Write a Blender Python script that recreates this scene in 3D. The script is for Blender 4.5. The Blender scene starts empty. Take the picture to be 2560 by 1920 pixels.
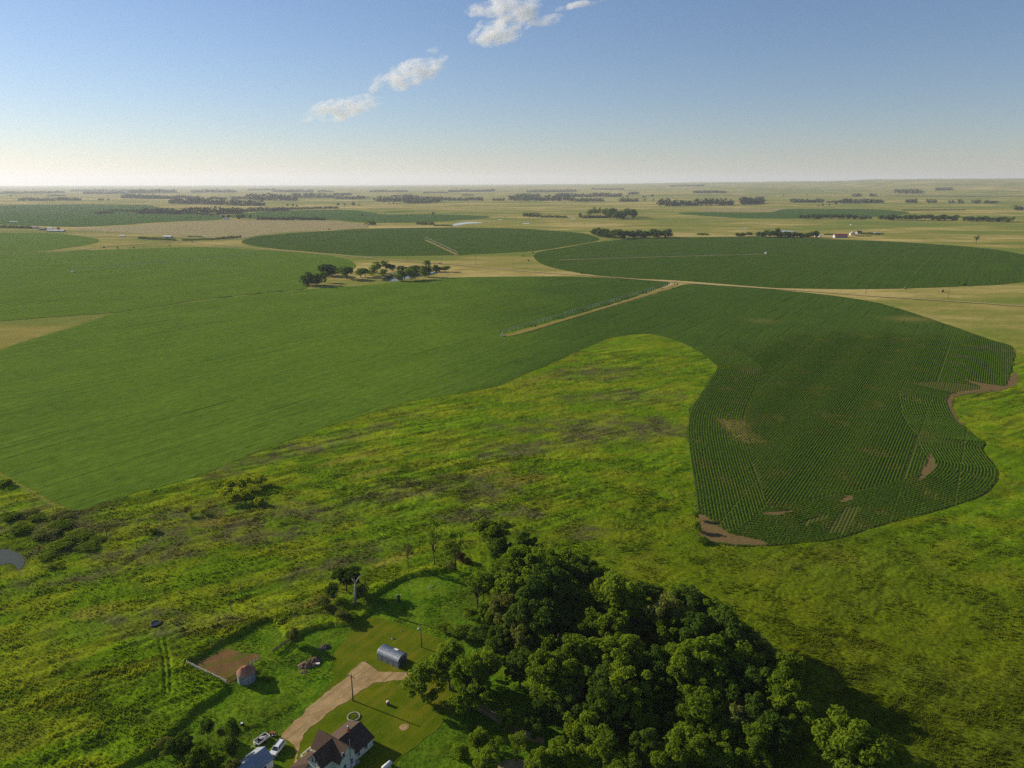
import bpy, math, random
import numpy as np
from mathutils import Vector, Matrix
from mathutils.geometry import delaunay_2d_cdt
random.seed(7)
rng = np.random.default_rng(11)
SC = bpy.context.scene
COL = SC.collection

# ------------------------------------------------------------------ camera, sky, sun, exposure
CAM_H, FPX, PITCH = 130.0, 1778.0, math.radians(15.77)
cam = bpy.data.cameras.new('camera'); camo = bpy.data.objects.new('camera', cam); COL.objects.link(camo)
camo.location = (0, 0, CAM_H); camo.rotation_euler = (math.pi / 2 - PITCH, 0, 0)
cam.sensor_width = 36; cam.lens = 36 * FPX / 2560; cam.clip_start = 1; cam.clip_end = 200000
SC.camera = camo
SUN_EL, SUN_AZ = math.radians(21.0), math.radians(-63.5)      # azimuth clockwise from +Y
world = bpy.data.worlds.new('World'); SC.world = world; world.use_nodes = True
wn = world.node_tree; wn.nodes.clear()
sky = wn.nodes.new('ShaderNodeTexSky'); sky.sky_type = 'NISHITA'; sky.sun_disc = False
sky.sun_elevation = SUN_EL; sky.sun_rotation = SUN_AZ
sky.altitude = 2000; sky.air_density = 1.4; sky.dust_density = 0.7; sky.ozone_density = 4.0
bg = wn.nodes.new('ShaderNodeBackground'); bg.inputs['Strength'].default_value = 0.073
wo = wn.nodes.new('ShaderNodeOutputWorld')
hs = wn.nodes.new('ShaderNodeHueSaturation'); hs.inputs['Saturation'].default_value = 1.0; wn.links.new(sky.outputs[0], hs.inputs['Color']); wb = wn.nodes.new('ShaderNodeMix'); wb.data_type = 'RGBA'; wb.blend_type = 'MULTIPLY'; wb.inputs[0].default_value = 1.0; wb.inputs[7].default_value = (.99, .957, 1.07, 1); wn.links.new(hs.outputs[0], wb.inputs[6]); wn.links.new(wb.outputs[2], bg.inputs[0]); wn.links.new(bg.outputs[0], wo.inputs[0])
sl = bpy.data.lights.new('sun', 'SUN'); sl.energy = 5.0; sl.angle = math.radians(0.53); sl.color = (1.0, 0.90, 0.74)
so = bpy.data.objects.new('sun', sl); COL.objects.link(so)
sdir = Vector((math.sin(SUN_AZ) * math.cos(SUN_EL), math.cos(SUN_AZ) * math.cos(SUN_EL), math.sin(SUN_EL)))
so.rotation_euler = sdir.to_track_quat('Z', 'Y').to_euler(); so.location = (-200, 100, 300)
SC.view_settings.view_transform = 'Standard'; SC.view_settings.look = 'None'
SC.view_settings.exposure = 0.45; SC.view_settings.gamma = 1.0
SC.cycles.max_bounces = 8; SC.cycles.diffuse_bounces = 1; SC.cycles.transmission_bounces = 4
SC.cycles.transparent_max_bounces = 4; SC.cycles.volume_bounces = 6; SC.cycles.glossy_bounces = 2
SC.cycles.use_adaptive_sampling = True; SC.cycles.adaptive_threshold = 0.008
SC.cycles.use_denoising = False
SC.cycles.sample_clamp_indirect = 2.0; SC.cycles.sample_clamp_direct = 2.0

# ------------------------------------------------------------------ numpy helpers
def smooth(a, b, x):
    t = np.clip((np.asarray(x, float) - a) / (b - a), 0, 1); return t * t * (3 - 2 * t)
def _h(ix, iy, s):
    n = (ix.astype(np.int64) * 374761393 + iy.astype(np.int64) * 668265263 + s * 974634541) & 0x7fffffff
    n = ((n ^ (n >> 13)) * 1274126177) & 0x7fffffff
    return ((n ^ (n >> 16)) & 0xffff) / 65535.0
def vnoise(x, y, s=0):
    x = np.asarray(x, float); y = np.asarray(y, float)
    ix = np.floor(x); iy = np.floor(y); fx = x - ix; fy = y - iy
    fx = fx * fx * (3 - 2 * fx); fy = fy * fy * (3 - 2 * fy)
    a = _h(ix, iy, s); b = _h(ix + 1, iy, s); c = _h(ix, iy + 1, s); d = _h(ix + 1, iy + 1, s)
    return (a * (1 - fx) + b * fx) * (1 - fy) + (c * (1 - fx) + d * fx) * fy
def fbm(x, y, s=0, o=4, g=.5):
    v = 0; a = 1; t = 0
    for i in range(o):
        v = v + a * vnoise(x * 2 ** i + i * 17.3, y * 2 ** i - i * 9.1, s + i); t += a; a *= g
    return v / t
def aniso(x, y, deg, lx, ly):
    c, s = math.cos(math.radians(deg)), math.sin(math.radians(deg))
    return (x * c + y * s) / lx, (-x * s + y * c) / ly

def hills(x, y):
    x = np.asarray(x, float); y = np.asarray(y, float)
    r = np.hypot(x, y); az = np.degrees(np.arctan2(x, y))
    amp = np.interp(az, [-180, -36, -12, 0, 10, 20, 36, 60, 180], [0, 0, 20, 62, 110, 172, 236, 240, 0])
    und = (fbm(x / 1500, y / 1500, 5, 4) - .5)
    return smooth(5000, 21000, r) * amp + und * smooth(5500, 12000, r) * (18 + amp * .28)

def G(px, py, z=0.0):
    u = (px - 1280) / FPX; v = (960 - py) / FPX
    dx = u; dy = math.cos(PITCH) + v * math.sin(PITCH); dz = -math.sin(PITCH) + v * math.cos(PITCH)
    dz = min(dz, -1e-4)
    t = (z - CAM_H) / dz
    return dx * t, dy * t
def P(px, py, z=0.0):
    """pixel of the photograph -> point on the ground (terrain followed)"""
    x, y = G(px, py, z)
    if y > 5000 or py < 500:
        u = (px - 1280) / FPX; v = (960 - py) / FPX
        d = Vector((u, math.cos(PITCH) + v * math.sin(PITCH), -math.sin(PITCH) + v * math.cos(PITCH)))
        t = 4500.0
        while t < 40000:
            if CAM_H + d.z * t <= float(hills(d.x * t, d.y * t)) + z: break
            t += 60.0
        return Vector((d.x * t, d.y * t, float(hills(d.x * t, d.y * t)) + z))
    return Vector((x, y, z))
def ppm(v):
    """photograph pixels per metre at a world point"""
    d = v.y * math.cos(PITCH) - (v.z - CAM_H) * math.sin(PITCH)
    return FPX / d
def catmull(pts, n=5, closed=True):
    pts = [np.array(p, float) for p in pts]; out = []; N = len(pts)
    rngi = range(N if closed else N - 1)
    for i in rngi:
        g = (lambda k: pts[k % N]) if closed else (lambda k: pts[min(max(k, 0), N - 1)])
        p0, p1, p2, p3 = g(i - 1), g(i), g(i + 1), g(i + 2)
        for k in range(n):
            t = k / n
            out.append(.5 * ((2 * p1) + (-p0 + p2) * t + (2 * p0 - 5 * p1 + 4 * p2 - p3) * t * t + (-p0 + 3 * p1 - 3 * p2 + p3) * t ** 3))
    if not closed: out.append(pts[-1])
    return out
def poly(pxs, z=0.0, n=4, sm=True):
    q = [G(p[0], p[1], z) for p in pxs]
    return np.array(catmull(q, n) if sm else q)
def ragged(pg, step=1.0, amp=.6, wl=4.0, s=200):
    """outline resampled and roughened"""
    d = np.vstack([pg, pg[:1]]); L = np.concatenate([[0], np.cumsum(np.hypot(*np.diff(d, axis=0).T))]); t = np.arange(0, L[-1], step)
    x = np.interp(t, L, d[:, 0]); y = np.interp(t, L, d[:, 1])
    return np.stack([x + amp * 2 * (fbm(x / wl, y / wl, s, 3) - .5), y + amp * 2 * (fbm(x / wl, y / wl, s + 9, 3) - .5)], 1)
def sdist(pg, X, Y):
    """signed distance to a polygon, + inside"""
    d = np.full(X.shape, 1e18); ins = np.zeros(X.shape, bool)
    n = len(pg)
    for i in range(n):
        ax, ay = pg[i]; bx, by = pg[(i + 1) % n]
        ex, ey = bx - ax, by - ay; L = ex * ex + ey * ey + 1e-12
        t = np.clip(((X - ax) * ex + (Y - ay) * ey) / L, 0, 1)
        d = np.minimum(d, (X - ax - t * ex) ** 2 + (Y - ay - t * ey) ** 2)
        if abs(ey) > 1e-12:
            c = ((ay > Y) != (by > Y)) & (X < ex * (Y - ay) / ey + ax); ins ^= c
    d = np.sqrt(d); return np.where(ins, d, -d)
def sd_near(pg, X, Y, m=12.0):
    """signed distance, evaluated only near the polygon (elsewhere -999)"""
    out = np.full(X.shape, -999.0)
    lo = pg.min(0) - m; hi = pg.max(0) + m
    k = (X > lo[0]) & (X < hi[0]) & (Y > lo[1]) & (Y < hi[1])
    if k.any(): out[k] = sdist(pg, X[k], Y[k])
    return out

# ------------------------------------------------------------------ object helpers
def tag(o, label=None, cat=None, group=None, kind=None):
    if label: o['label'] = label
    if cat: o['category'] = cat
    if group: o['group'] = group
    if kind: o['kind'] = kind
    return o
def link(name, me, mat=None, parent=None, loc=None, rz=None):
    o = bpy.data.objects.new(name, me); COL.objects.link(o)
    if mat is not None and me is not None and len(me.materials) == 0: me.materials.append(mat)
    if parent is not None: o.parent = parent
    if loc is not None: o.location = loc
    if rz is not None: o.rotation_euler = (0, 0, rz)
    return o
def empty(name, loc=(0, 0, 0), rz=0.0):
    return link(name, None, loc=loc, rz=rz)
def mesh_np(name, V, quads=None, tris=None, smooth_shade=False):
    me = bpy.data.meshes.new(name); V = np.asarray(V, np.float32)
    nq = 0 if quads is None else len(quads); nt = 0 if tris is None else len(tris)
    me.vertices.add(len(V)); me.vertices.foreach_set('co', V.ravel())
    li = []; st = []; k = 0
    if nq: li.append(np.asarray(quads, np.int32).ravel()); st.append(np.arange(nq) * 4); k = nq * 4
    if nt: li.append(np.asarray(tris, np.int32).ravel()); st.append(k + np.arange(nt) * 3)
    li = np.concatenate(li); st = np.concatenate(st).astype(np.int32)
    me.loops.add(len(li)); me.loops.foreach_set('vertex_index', li)
    me.polygons.add(nq + nt); me.polygons.foreach_set('loop_start', st)
    me.update(calc_edges=True)
    if smooth_shade: me.polygons.foreach_set('use_smooth', np.ones(nq + nt, bool))
    me.validate(); return me
def set_attr(me, name, arr, typ='FLOAT', dom='POINT'):
    a = me.attributes.new(name, typ, dom)
    a.data.foreach_set({'FLOAT': 'value', 'FLOAT_COLOR': 'color', 'FLOAT_VECTOR': 'vector', 'INT': 'value'}[typ], np.asarray(arr, np.float32 if typ != 'INT' else np.int32).ravel())
class MB:
    """collects simple shapes into one mesh"""
    def __init__(s): s.v = []; s.f = []
    def add(s, v, f):
        k = len(s.v); s.v += [tuple(p) for p in v]; s.f += [tuple(i + k for i in q) for q in f]; return s
    def box(s, x0, y0, z0, x1, y1, z1):
        return s.add([(x0, y0, z0), (x1, y0, z0), (x1, y1, z0), (x0, y1, z0), (x0, y0, z1), (x1, y0, z1), (x1, y1, z1), (x0, y1, z1)],
                     [(3, 2, 1, 0), (4, 5, 6, 7), (0, 1, 5, 4), (1, 2, 6, 5), (2, 3, 7, 6), (3, 0, 4, 7)])
    def tube(s, pts, rad, n=6, caps=True):
        pts = [Vector(p) for p in pts]
        rad = rad if hasattr(rad, '__len__') else [rad] * len(pts); k0 = len(s.v); rings = []
        for i, p in enumerate(pts):
            d = (pts[min(i + 1, len(pts) - 1)] - pts[max(i - 1, 0)]).normalized()
            a = d.cross(Vector((0, 0, 1)) if abs(d.z) < .95 else Vector((1, 0, 0))).normalized(); b = d.cross(a)
            rings.append([tuple(p + (a * math.cos(2 * math.pi * j / n) + b * math.sin(2 * math.pi * j / n)) * rad[i]) for j in range(n)])
        v = [q for r in rings for q in r]; f = []
        for i in range(len(pts) - 1):
            for j in range(n): f.append((i * n + j, i * n + (j + 1) % n, (i + 1) * n + (j + 1) % n, (i + 1) * n + j))
        if caps: f.append(tuple(range(n - 1, -1, -1))); f.append(tuple((len(pts) - 1) * n + j for j in range(n)))
        return s.add(v, f)
    def lathe(s, prof, n=24, cx=0, cy=0):
        v = []; f = []
        for r, z in prof:
            for j in range(n): v.append((cx + r * math.cos(2 * math.pi * j / n), cy + r * math.sin(2 * math.pi * j / n), z))
        for i in range(len(prof) - 1):
            for j in range(n): f.append((i * n + j, i * n + (j + 1) % n, (i + 1) * n + (j + 1) % n, (i + 1) * n + j))
        return s.add(v, f)
    def slab(s, quad, t):
        """a flat face given by its corners, thickened downwards by t along z"""
        n = len(quad); v = [tuple(p) for p in quad] + [(p[0], p[1], p[2] - t) for p in quad]
        f = [tuple(range(n)), tuple(range(2 * n - 1, n - 1, -1))] + [(i, n + i, n + (i + 1) % n, (i + 1) % n) for i in range(n)]
        return s.add(v, f)
    def mesh(s, name, sm=False):
        me = bpy.data.meshes.new(name); me.from_pydata(s.v, [], s.f); me.update()
        if sm: me.polygons.foreach_set('use_smooth', np.ones(len(me.polygons), bool))
        return me
    def build(s, name, mat, parent=None, sm=False, loc=None, rz=None):
        import bmesh
        me = s.mesh(name, sm); bm = bmesh.new(); bm.from_mesh(me); bmesh.ops.recalc_face_normals(bm, faces=bm.faces); bm.to_mesh(me); bm.free()
        return link(name, me, mat, parent, loc, rz)
def copy_tree(o, parent=None):
    c = o.copy(); COL.objects.link(c); c.parent = parent
    for ch in o.children: copy_tree(ch, c)
    return c

# ------------------------------------------------------------------ materials
def new_mat(name):
    m = bpy.data.materials.new(name); m.use_nodes = True; nt = m.node_tree; nt.nodes.clear()
    out = nt.nodes.new('ShaderNodeOutputMaterial'); return m, nt, out
def nd(nt, typ, **kw):
    n = nt.nodes.new(typ)
    for k, v in kw.items():
        if k.startswith('i_'):
            n.inputs[int(k[2:]) if k[2:].isdigit() else k[2:].replace('_', ' ')].default_value = v
        else: setattr(n, k, v)
    return n
def coords(nt, scale=(1, 1, 1), rot=0.0, geo=True):
    """position turned by rot about z, then scaled"""
    g = nd(nt, 'ShaderNodeNewGeometry') if geo else nd(nt, 'ShaderNodeTexCoord'); v = g.outputs['Position' if geo else 'Object']
    if rot:
        m0 = nd(nt, 'ShaderNodeMapping'); m0.inputs['Rotation'].default_value = (0, 0, rot); nt.links.new(v, m0.inputs[0]); v = m0.outputs[0]
    mp = nd(nt, 'ShaderNodeMapping'); mp.inputs['Scale'].default_value = scale; nt.links.new(v, mp.inputs[0]); return mp.outputs[0]
def noise(nt, vec, scale, detail=3, rough=.55):
    n = nd(nt, 'ShaderNodeTexNoise'); n.inputs['Scale'].default_value = scale; n.inputs['Detail'].default_value = detail; n.inputs['Roughness'].default_value = rough
    nt.links.new(vec, n.inputs['Vector']); return n.outputs['Fac']
def ramp(nt, fac, stops):
    r = nd(nt, 'ShaderNodeValToRGB'); e = r.color_ramp.elements
    while len(e) < len(stops): e.new(.5)
    for i, (p, c) in enumerate(stops):
        e[i].position = p; e[i].color = (*c, 1) if len(c) == 3 else c
    nt.links.new(fac, r.inputs[0]); return r.outputs[0]
def mapr(nt, v, a, b, c, d):
    m = nd(nt, 'ShaderNodeMapRange'); nt.links.new(v, m.inputs[0])
    for i, q in enumerate((a, b, c, d)): m.inputs[i + 1].default_value = q
    return m.outputs[0]
def mix(nt, fac, a, b, mode='MIX'):
    m = nd(nt, 'ShaderNodeMix', data_type='RGBA', blend_type=mode)
    for s, v in ((0, fac), (6, a), (7, b)):
        if hasattr(v, 'is_linked') or hasattr(v, 'links'): nt.links.new(v, m.inputs[s])
        elif s == 0: m.inputs[0].default_value = v
        else: m.inputs[s].default_value = (*v, 1)
    return m.outputs[2]
def math_n(nt, op, a, b=None):
    m = nd(nt, 'ShaderNodeMath', operation=op)
    for i, v in enumerate((a, b)):
        if v is None: continue
        if hasattr(v, 'links'): nt.links.new(v, m.inputs[i])
        else: m.inputs[i].default_value = v
    return m.outputs[0]
def principled(nt, out, col, rough=.8, spec=.2, metal=0.0, bump=None, bs=.5, bd=.1):
    p = nd(nt, 'ShaderNodeBsdfPrincipled'); p.inputs['Roughness'].default_value = rough
    p.inputs['Specular IOR Level'].default_value = spec; p.inputs['Metallic'].default_value = metal
    if hasattr(col, 'links'): nt.links.new(col, p.inputs['Base Color'])
    else: p.inputs['Base Color'].default_value = (*col, 1)
    if bump is not None:
        b = nd(nt, 'ShaderNodeBump'); b.inputs['Strength'].default_value = bs; b.inputs['Distance'].default_value = bd
        nt.links.new(bump, b.inputs['Height']); nt.links.new(b.outputs[0], p.inputs['Normal'])
    nt.links.new(p.outputs[0], out.inputs[0]); return p
def plain(name, col, rough=.7, spec=.3, metal=0.0, var=.25, sc=3.0):
    m, nt, out = new_mat(name)
    v = noise(nt, coords(nt, geo=False), sc, 4)
    c = mix(nt, v, tuple(x * (1 - var) for x in col), tuple(min(1, x * (1 + var)) for x in col))
    principled(nt, out, c, rough, spec, metal, v, .15, .02); return m
def leaf_mat(name, c1, c2, trans=.52, sat=1.0):
    m, nt, out = new_mat(name)
    oi = nd(nt, 'ShaderNodeObjectInfo')
    n1 = noise(nt, coords(nt), .9, 2)
    f = math_n(nt, 'ADD', math_n(nt, 'MULTIPLY', oi.outputs['Random'], .6), math_n(nt, 'MULTIPLY', n1, .45))
    c = mix(nt, f, c1, c2)
    d = nd(nt, 'ShaderNodeBsdfDiffuse')
    t = nd(nt, 'ShaderNodeBsdfTranslucent'); nt.links.new(c, d.inputs['Color'])
    ct = mix(nt, 1.0, c, (1.5, 1.45, .7), 'MULTIPLY'); nt.links.new(ct, t.inputs[0])
    ms = nd(nt, 'ShaderNodeMixShader'); ms.inputs[0].default_value = trans
    nt.links.new(d.outputs[0], ms.inputs[1]); nt.links.new(t.outputs[0], ms.inputs[2]); nt.links.new(ms.outputs[0], out.inputs[0])
    return m
M = {}
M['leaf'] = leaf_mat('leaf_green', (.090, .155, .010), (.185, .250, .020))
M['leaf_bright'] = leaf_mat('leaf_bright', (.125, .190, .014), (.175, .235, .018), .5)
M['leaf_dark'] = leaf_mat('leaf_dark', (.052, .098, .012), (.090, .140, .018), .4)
M['leaf_grey'] = leaf_mat('leaf_greygreen', (.110, .135, .024), (.160, .175, .036), .3)
M['leaf_far'] = leaf_mat('leaf_far', (.032, .052, .022), (.052, .076, .026), .2)
M['leaf_lime'] = leaf_mat('leaf_lime', (.190, .240, .010), (.230, .275, .014), .6)
M['leaf_rust'] = leaf_mat('leaf_rust', (.16, .075, .035), (.21, .095, .045), .25)
M['pivot'] = plain('pivot_steel', (.42, .42, .40), .7, .2, 0, .1)
M['bark'] = plain('bark', (.10, .082, .062), .95, .1, 0, .4, 2.0)
M['bark_dead'] = plain('bark_dead', (.38, .35, .31), .9, .1, 0, .3, 1.5)
M['white'] = plain('white_paint', (.72, .70, .64), .6, .3, 0, .1)
M['cream'] = plain('cream_siding', (.62, .60, .47), .7, .25, 0, .1)
M['rust'] = plain('rusty_metal', (.40, .19, .11), .75, .3, 0, .35, 1.2)
M['steel'] = plain('galvanised_steel', (.28, .31, .34), .55, .4, .3, .25, 1.0)
M['darksteel'] = plain('dark_steel', (.10, .11, .12), .6, .4, .3, .2)
M['glass'] = plain('window_glass', (.03, .045, .06), .12, .6, 0, .1)
M['black'] = plain('black_rubber', (.02, .02, .021), .8, .3, 0, .2)
M['wood'] = plain('weathered_wood', (.13, .105, .080), .9, .1, 0, .3, 2.0)
M['whitewood'] = plain('white_board', (.70, .66, .58), .8, .2, 0, .2, 2.0)
M['brick'] = plain('red_brick', (.36, .12, .075), .9, .1, 0, .3, 6.0)
M['concrete'] = plain('concrete', (.40, .37, .32), .9, .15, 0, .2)
M['redpaint'] = plain('red_paint', (.40, .035, .03), .5, .4, 0, .15)
M['redroof'] = plain('red_metal_roof', (.36, .045, .05), .5, .4, 0, .15)
M['greywall'] = plain('grey_wall', (.33, .31, .30), .8, .2, 0, .15)
M['tanwall'] = plain('tan_wall', (.62, .47, .30), .8, .2, 0, .12)
M['turb'] = plain('turbine_white', (.78, .78, .78), .5, .4, 0, .05)
M['hay'] = plain('hay', (.22, .185, .10), .95, .05, 0, .3, 2.0)
M['darkhay'] = plain('old_hay', (.085, .075, .05), .95, .05, 0, .3, 2.0)
M['bare'] = plain('bare_soil_heap', (.16, .105, .07), .95, .05, 0, .35, 1.0)
def shingle(name, col):
    m, nt, out = new_mat(name)
    v = noise(nt, coords(nt, geo=False), 2.5, 4)
    b = nd(nt, 'ShaderNodeTexBrick'); b.inputs['Scale'].default_value = 2.2; b.inputs['Mortar Size'].default_value = .03
    nt.links.new(coords(nt, geo=False), b.inputs[0]); b.inputs[1].default_value = (1, 1, 1, 1); b.inputs[2].default_value = (.8, .8, .8, 1); b.inputs[3].default_value = (.6, .6, .6, 1)
    c = mix(nt, v, tuple(x * .8 for x in col), tuple(x * 1.25 for x in col))
    c = mix(nt, .6, c, mix(nt, 1.0, c, b.outputs[0], 'MULTIPLY'))
    principled(nt, out, c, .9, .1); return m
M['shingle'] = shingle('brown_shingle', (.100, .064, .044))
# car paint
m_, nt_, out_ = new_mat('car_paint'); p_ = principled(nt_, out_, (.74, .74, .73), .25, .5); p_.inputs['Coat Weight'].default_value = .6; M['car'] = m_

def ground_mat(name, fine=1.0, tint=(1, 1, 1), rough=.95, bumpd=.25):
    """colour from the 'Col' attribute, broken up by fine noise"""
    m, nt, out = new_mat(name)
    at = nd(nt, 'ShaderNodeAttribute', attribute_name='Col')
    v1 = noise(nt, coords(nt, (1, 1, 0)), .9, 5, .65)
    v2 = noise(nt, coords(nt, (.35, 1, 0), math.radians(-25)), .16, 4, .6)
    k = math_n(nt, 'MULTIPLY', mapr(nt, v1, .25, .75, 1 - .38 * fine, 1 + .38 * fine), mapr(nt, v2, .3, .7, .88, 1.12))
    c = mix(nt, 1.0, at.outputs[0], tint, 'MULTIPLY')
    vm = nd(nt, 'ShaderNodeVectorMath', operation='SCALE'); nt.links.new(c, vm.inputs[0]); nt.links.new(k, vm.inputs['Scale'])
    principled(nt, out, vm.outputs[0], rough, .0, 0, v1, .9, bumpd); return m
M['ground'] = ground_mat('meadow_ground', 1.25)
def far_range(m):
    nt = m.node_tree; vm = [n for n in nt.nodes if n.type == 'VECT_MATH'][0]; src = vm.inputs[0].links[0].from_socket
    fa = nd(nt, 'ShaderNodeAttribute', attribute_name='far'); n1 = noise(nt, coords(nt, (.45, 1, 0)), .006, 8, .68); n2 = noise(nt, coords(nt, (.25, 1, 0)), .0016, 5, .6)
    v = math_n(nt, 'ADD', math_n(nt, 'MULTIPLY', n1, .6), math_n(nt, 'MULTIPLY', n2, .4))
    t = ramp(nt, v, [(.445, (.130, .185, .030)), (.49, (.215, .225, .046)), (.525, (.310, .262, .070)), (.57, (.520, .400, .150))])
    nt.links.new(mix(nt, math_n(nt, 'MULTIPLY', fa.outputs[2], .75), src, t), vm.inputs[0])
far_range(M['ground'])

def inst_grass(name, trans=.4):
    m, nt, out = new_mat(name)
    at = nd(nt, 'ShaderNodeAttribute', attribute_name='Col', attribute_type='INSTANCER')
    d = nd(nt, 'ShaderNodeBsdfDiffuse'); t = nd(nt, 'ShaderNodeBsdfTranslucent')
    nt.links.new(at.outputs[0], d.inputs[0]); nt.links.new(mix(nt, 1.0, at.outputs[0], (1.5, 1.4, .8), 'MULTIPLY'), t.inputs[0])
    ms = nd(nt, 'ShaderNodeMixShader'); ms.inputs[0].default_value = trans
    nt.links.new(d.outputs[0], ms.inputs[1]); nt.links.new(t.outputs[0], ms.inputs[2]); nt.links.new(ms.outputs[0], out.inputs[0]); return m
M['tuft'] = inst_grass('grass_tuft')

ROW_DEG = 56.3                       # planting direction, degrees from +X
def crop_mat(name, c1, c2, dark, row=1.3, rowamt=.18, streak=.5, spec=.0):
    """closed crop canopy: rows, streaks and wheel lines along the planting direction"""
    m, nt, out = new_mat(name)
    rot = -math.radians(ROW_DEG)
    v = coords(nt, (1, 1, 1), rot)                                  # x along the rows, y across
    st = noise(nt, coords(nt, (.004, .20, 0), rot), 1.0, 3, .6)
    tr = noise(nt, coords(nt, (.010, .45, 0), rot), 1.0, 2, .5)
    patch = noise(nt, coords(nt, (.02, .02, 0)), 1.0, 4, .6)
    fine = noise(nt, coords(nt, (.45, 1, 0), rot), .30, 7, .82)
    sp = nd(nt, 'ShaderNodeSeparateXYZ'); nt.links.new(v, sp.inputs[0])
    rw = math_n(nt, 'SINE', math_n(nt, 'MULTIPLY', sp.outputs[1], 2 * math.pi / row))
    c = mix(nt, mapr(nt, patch, .3, .7, 0, 1), c1, c2)
    c = mix(nt, math_n(nt, 'MULTIPLY', mapr(nt, tr, .63, .69, 0, 1), .85), c, dark)
    k = math_n(nt, 'MULTIPLY', mapr(nt, st, .3, .7, 1 - .3 * streak, 1 + .3 * streak), mapr(nt, fine, .28, .72, .55, 1.45))
    k = math_n(nt, 'MULTIPLY', k, mapr(nt, rw, -1, 1, 1 - rowamt, 1 + rowamt))
    vm = nd(nt, 'ShaderNodeVectorMath', operation='SCALE'); nt.links.new(c, vm.inputs[0]); nt.links.new(k, vm.inputs['Scale'])
    hgt = math_n(nt, 'ADD', fine, math_n(nt, 'MULTIPLY', rw, .25))
    hgt = math_n(nt, 'SUBTRACT', hgt, math_n(nt, 'MULTIPLY', mapr(nt, tr, .60, .72, 0, 1), .6))
    principled(nt, out, vm.outputs[0], .62, spec, 0, hgt, .8, .30); return m
M['corn'] = crop_mat('corn_canopy', (.088, .152, .013), (.112, .178, .015), (.040, .078, .006), 1.3, .20, .40)
M['soy_shade'] = crop_mat('soy_canopy', (.046, .088, .010), (.060, .104, .012), (.026, .050, .006), 1.3, .1, .6)
M['farcrop'] = crop_mat('far_crop_canopy', (.052, .105, .018), (.064, .120, .020), (.040, .082, .014), 1.3, .05, .4)
M['stubble'] = crop_mat('wheat_stubble', (.27, .212, .070), (.33, .265, .090), (.23, .182, .060), 1.3, .05, .4, .04)

def soil_mat(name, c1, c2, sc=.6, detail=5):
    m, nt, out = new_mat(name)
    v = noise(nt, coords(nt, (1, 1, 0)), sc, detail, .65); v2 = noise(nt, coords(nt, (1, 1, 0)), 3.0, 3, .6)
    c = mix(nt, mapr(nt, v, .3, .7, 0, 1), c1, c2)
    k = mapr(nt, v2, .3, .7, .85, 1.15)
    vm = nd(nt, 'ShaderNodeVectorMath', operation='SCALE'); nt.links.new(c, vm.inputs[0]); nt.links.new(k, vm.inputs['Scale'])
    principled(nt, out, vm.outputs[0], .95, .05, 0, v2, .5, .08); return m
M['soil'] = soil_mat('bare_soil', (.125, .082, .030), (.195, .135, .052))
M['corral'] = soil_mat('corral_dirt', (.20, .115, .045), (.11, .12, .012), .3, 6)
M['gravel'] = soil_mat('gravel_road', (.34, .26, .11), (.44, .34, .17), .2)
M['track'] = soil_mat('pivot_track', (.33, .215, .06), (.20, .18, .04), .12)
def worn_mat(name, c1, c2, c3, deg, sc, dirsc, amt=.5):
    """grass or dirt with patches and streaks along one direction"""
    m, nt, out = new_mat(name)
    v = noise(nt, coords(nt, (1, 1, 0)), sc, 6, .68); st = noise(nt, coords(nt, (dirsc[0], dirsc[1], 0), -math.radians(deg)), 1.0, 4, .6); f = noise(nt, coords(nt, (1, 1, 0)), 2.2, 5, .75)
    c = mix(nt, mapr(nt, v, .36, .64, 0, 1), c1, c2); c = mix(nt, math_n(nt, 'MULTIPLY', mapr(nt, st, .5, .68, 0, 1), amt), c, c3)
    k = mapr(nt, f, .25, .75, .68, 1.32)
    vm = nd(nt, 'ShaderNodeVectorMath', operation='SCALE'); nt.links.new(c, vm.inputs[0]); nt.links.new(k, vm.inputs['Scale'])
    principled(nt, out, vm.outputs[0], .95, .0, 0, f, .9, .12); return m
M['lawn'] = worn_mat('mown_lawn', (.066, .112, .003), (.135, .150, .006), (.200, .160, .018), 54, .11, (.03, .5), .55)
M['corral'] = worn_mat('corral_dirt', (.20, .115, .045), (.14, .082, .036), (.085, .125, .006), 30, .25, (.08, .5), .8)
M['drive'] = worn_mat('dirt_drive', (.31, .20, .085), (.46, .315, .15), (.19, .155, .075), 54, .22, (.06, .8), .75)
def water_mat(name, col=(.02, .028, .03)):
    m, nt, out = new_mat(name)
    principled(nt, out, col, .06, .5, 0, noise(nt, coords(nt, (1, 1, 1)), .8, 2), .02, .05); return m
M['water'] = water_mat('pond_water'); M['murky'] = water_mat('murky_water', (.06, .065, .03)); M['murky'].node_tree.nodes['Principled BSDF'].inputs['Roughness'].default_value = .25; M['murky'].node_tree.nodes['Principled BSDF'].inputs['Specular IOR Level'].default_value = .18

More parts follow.
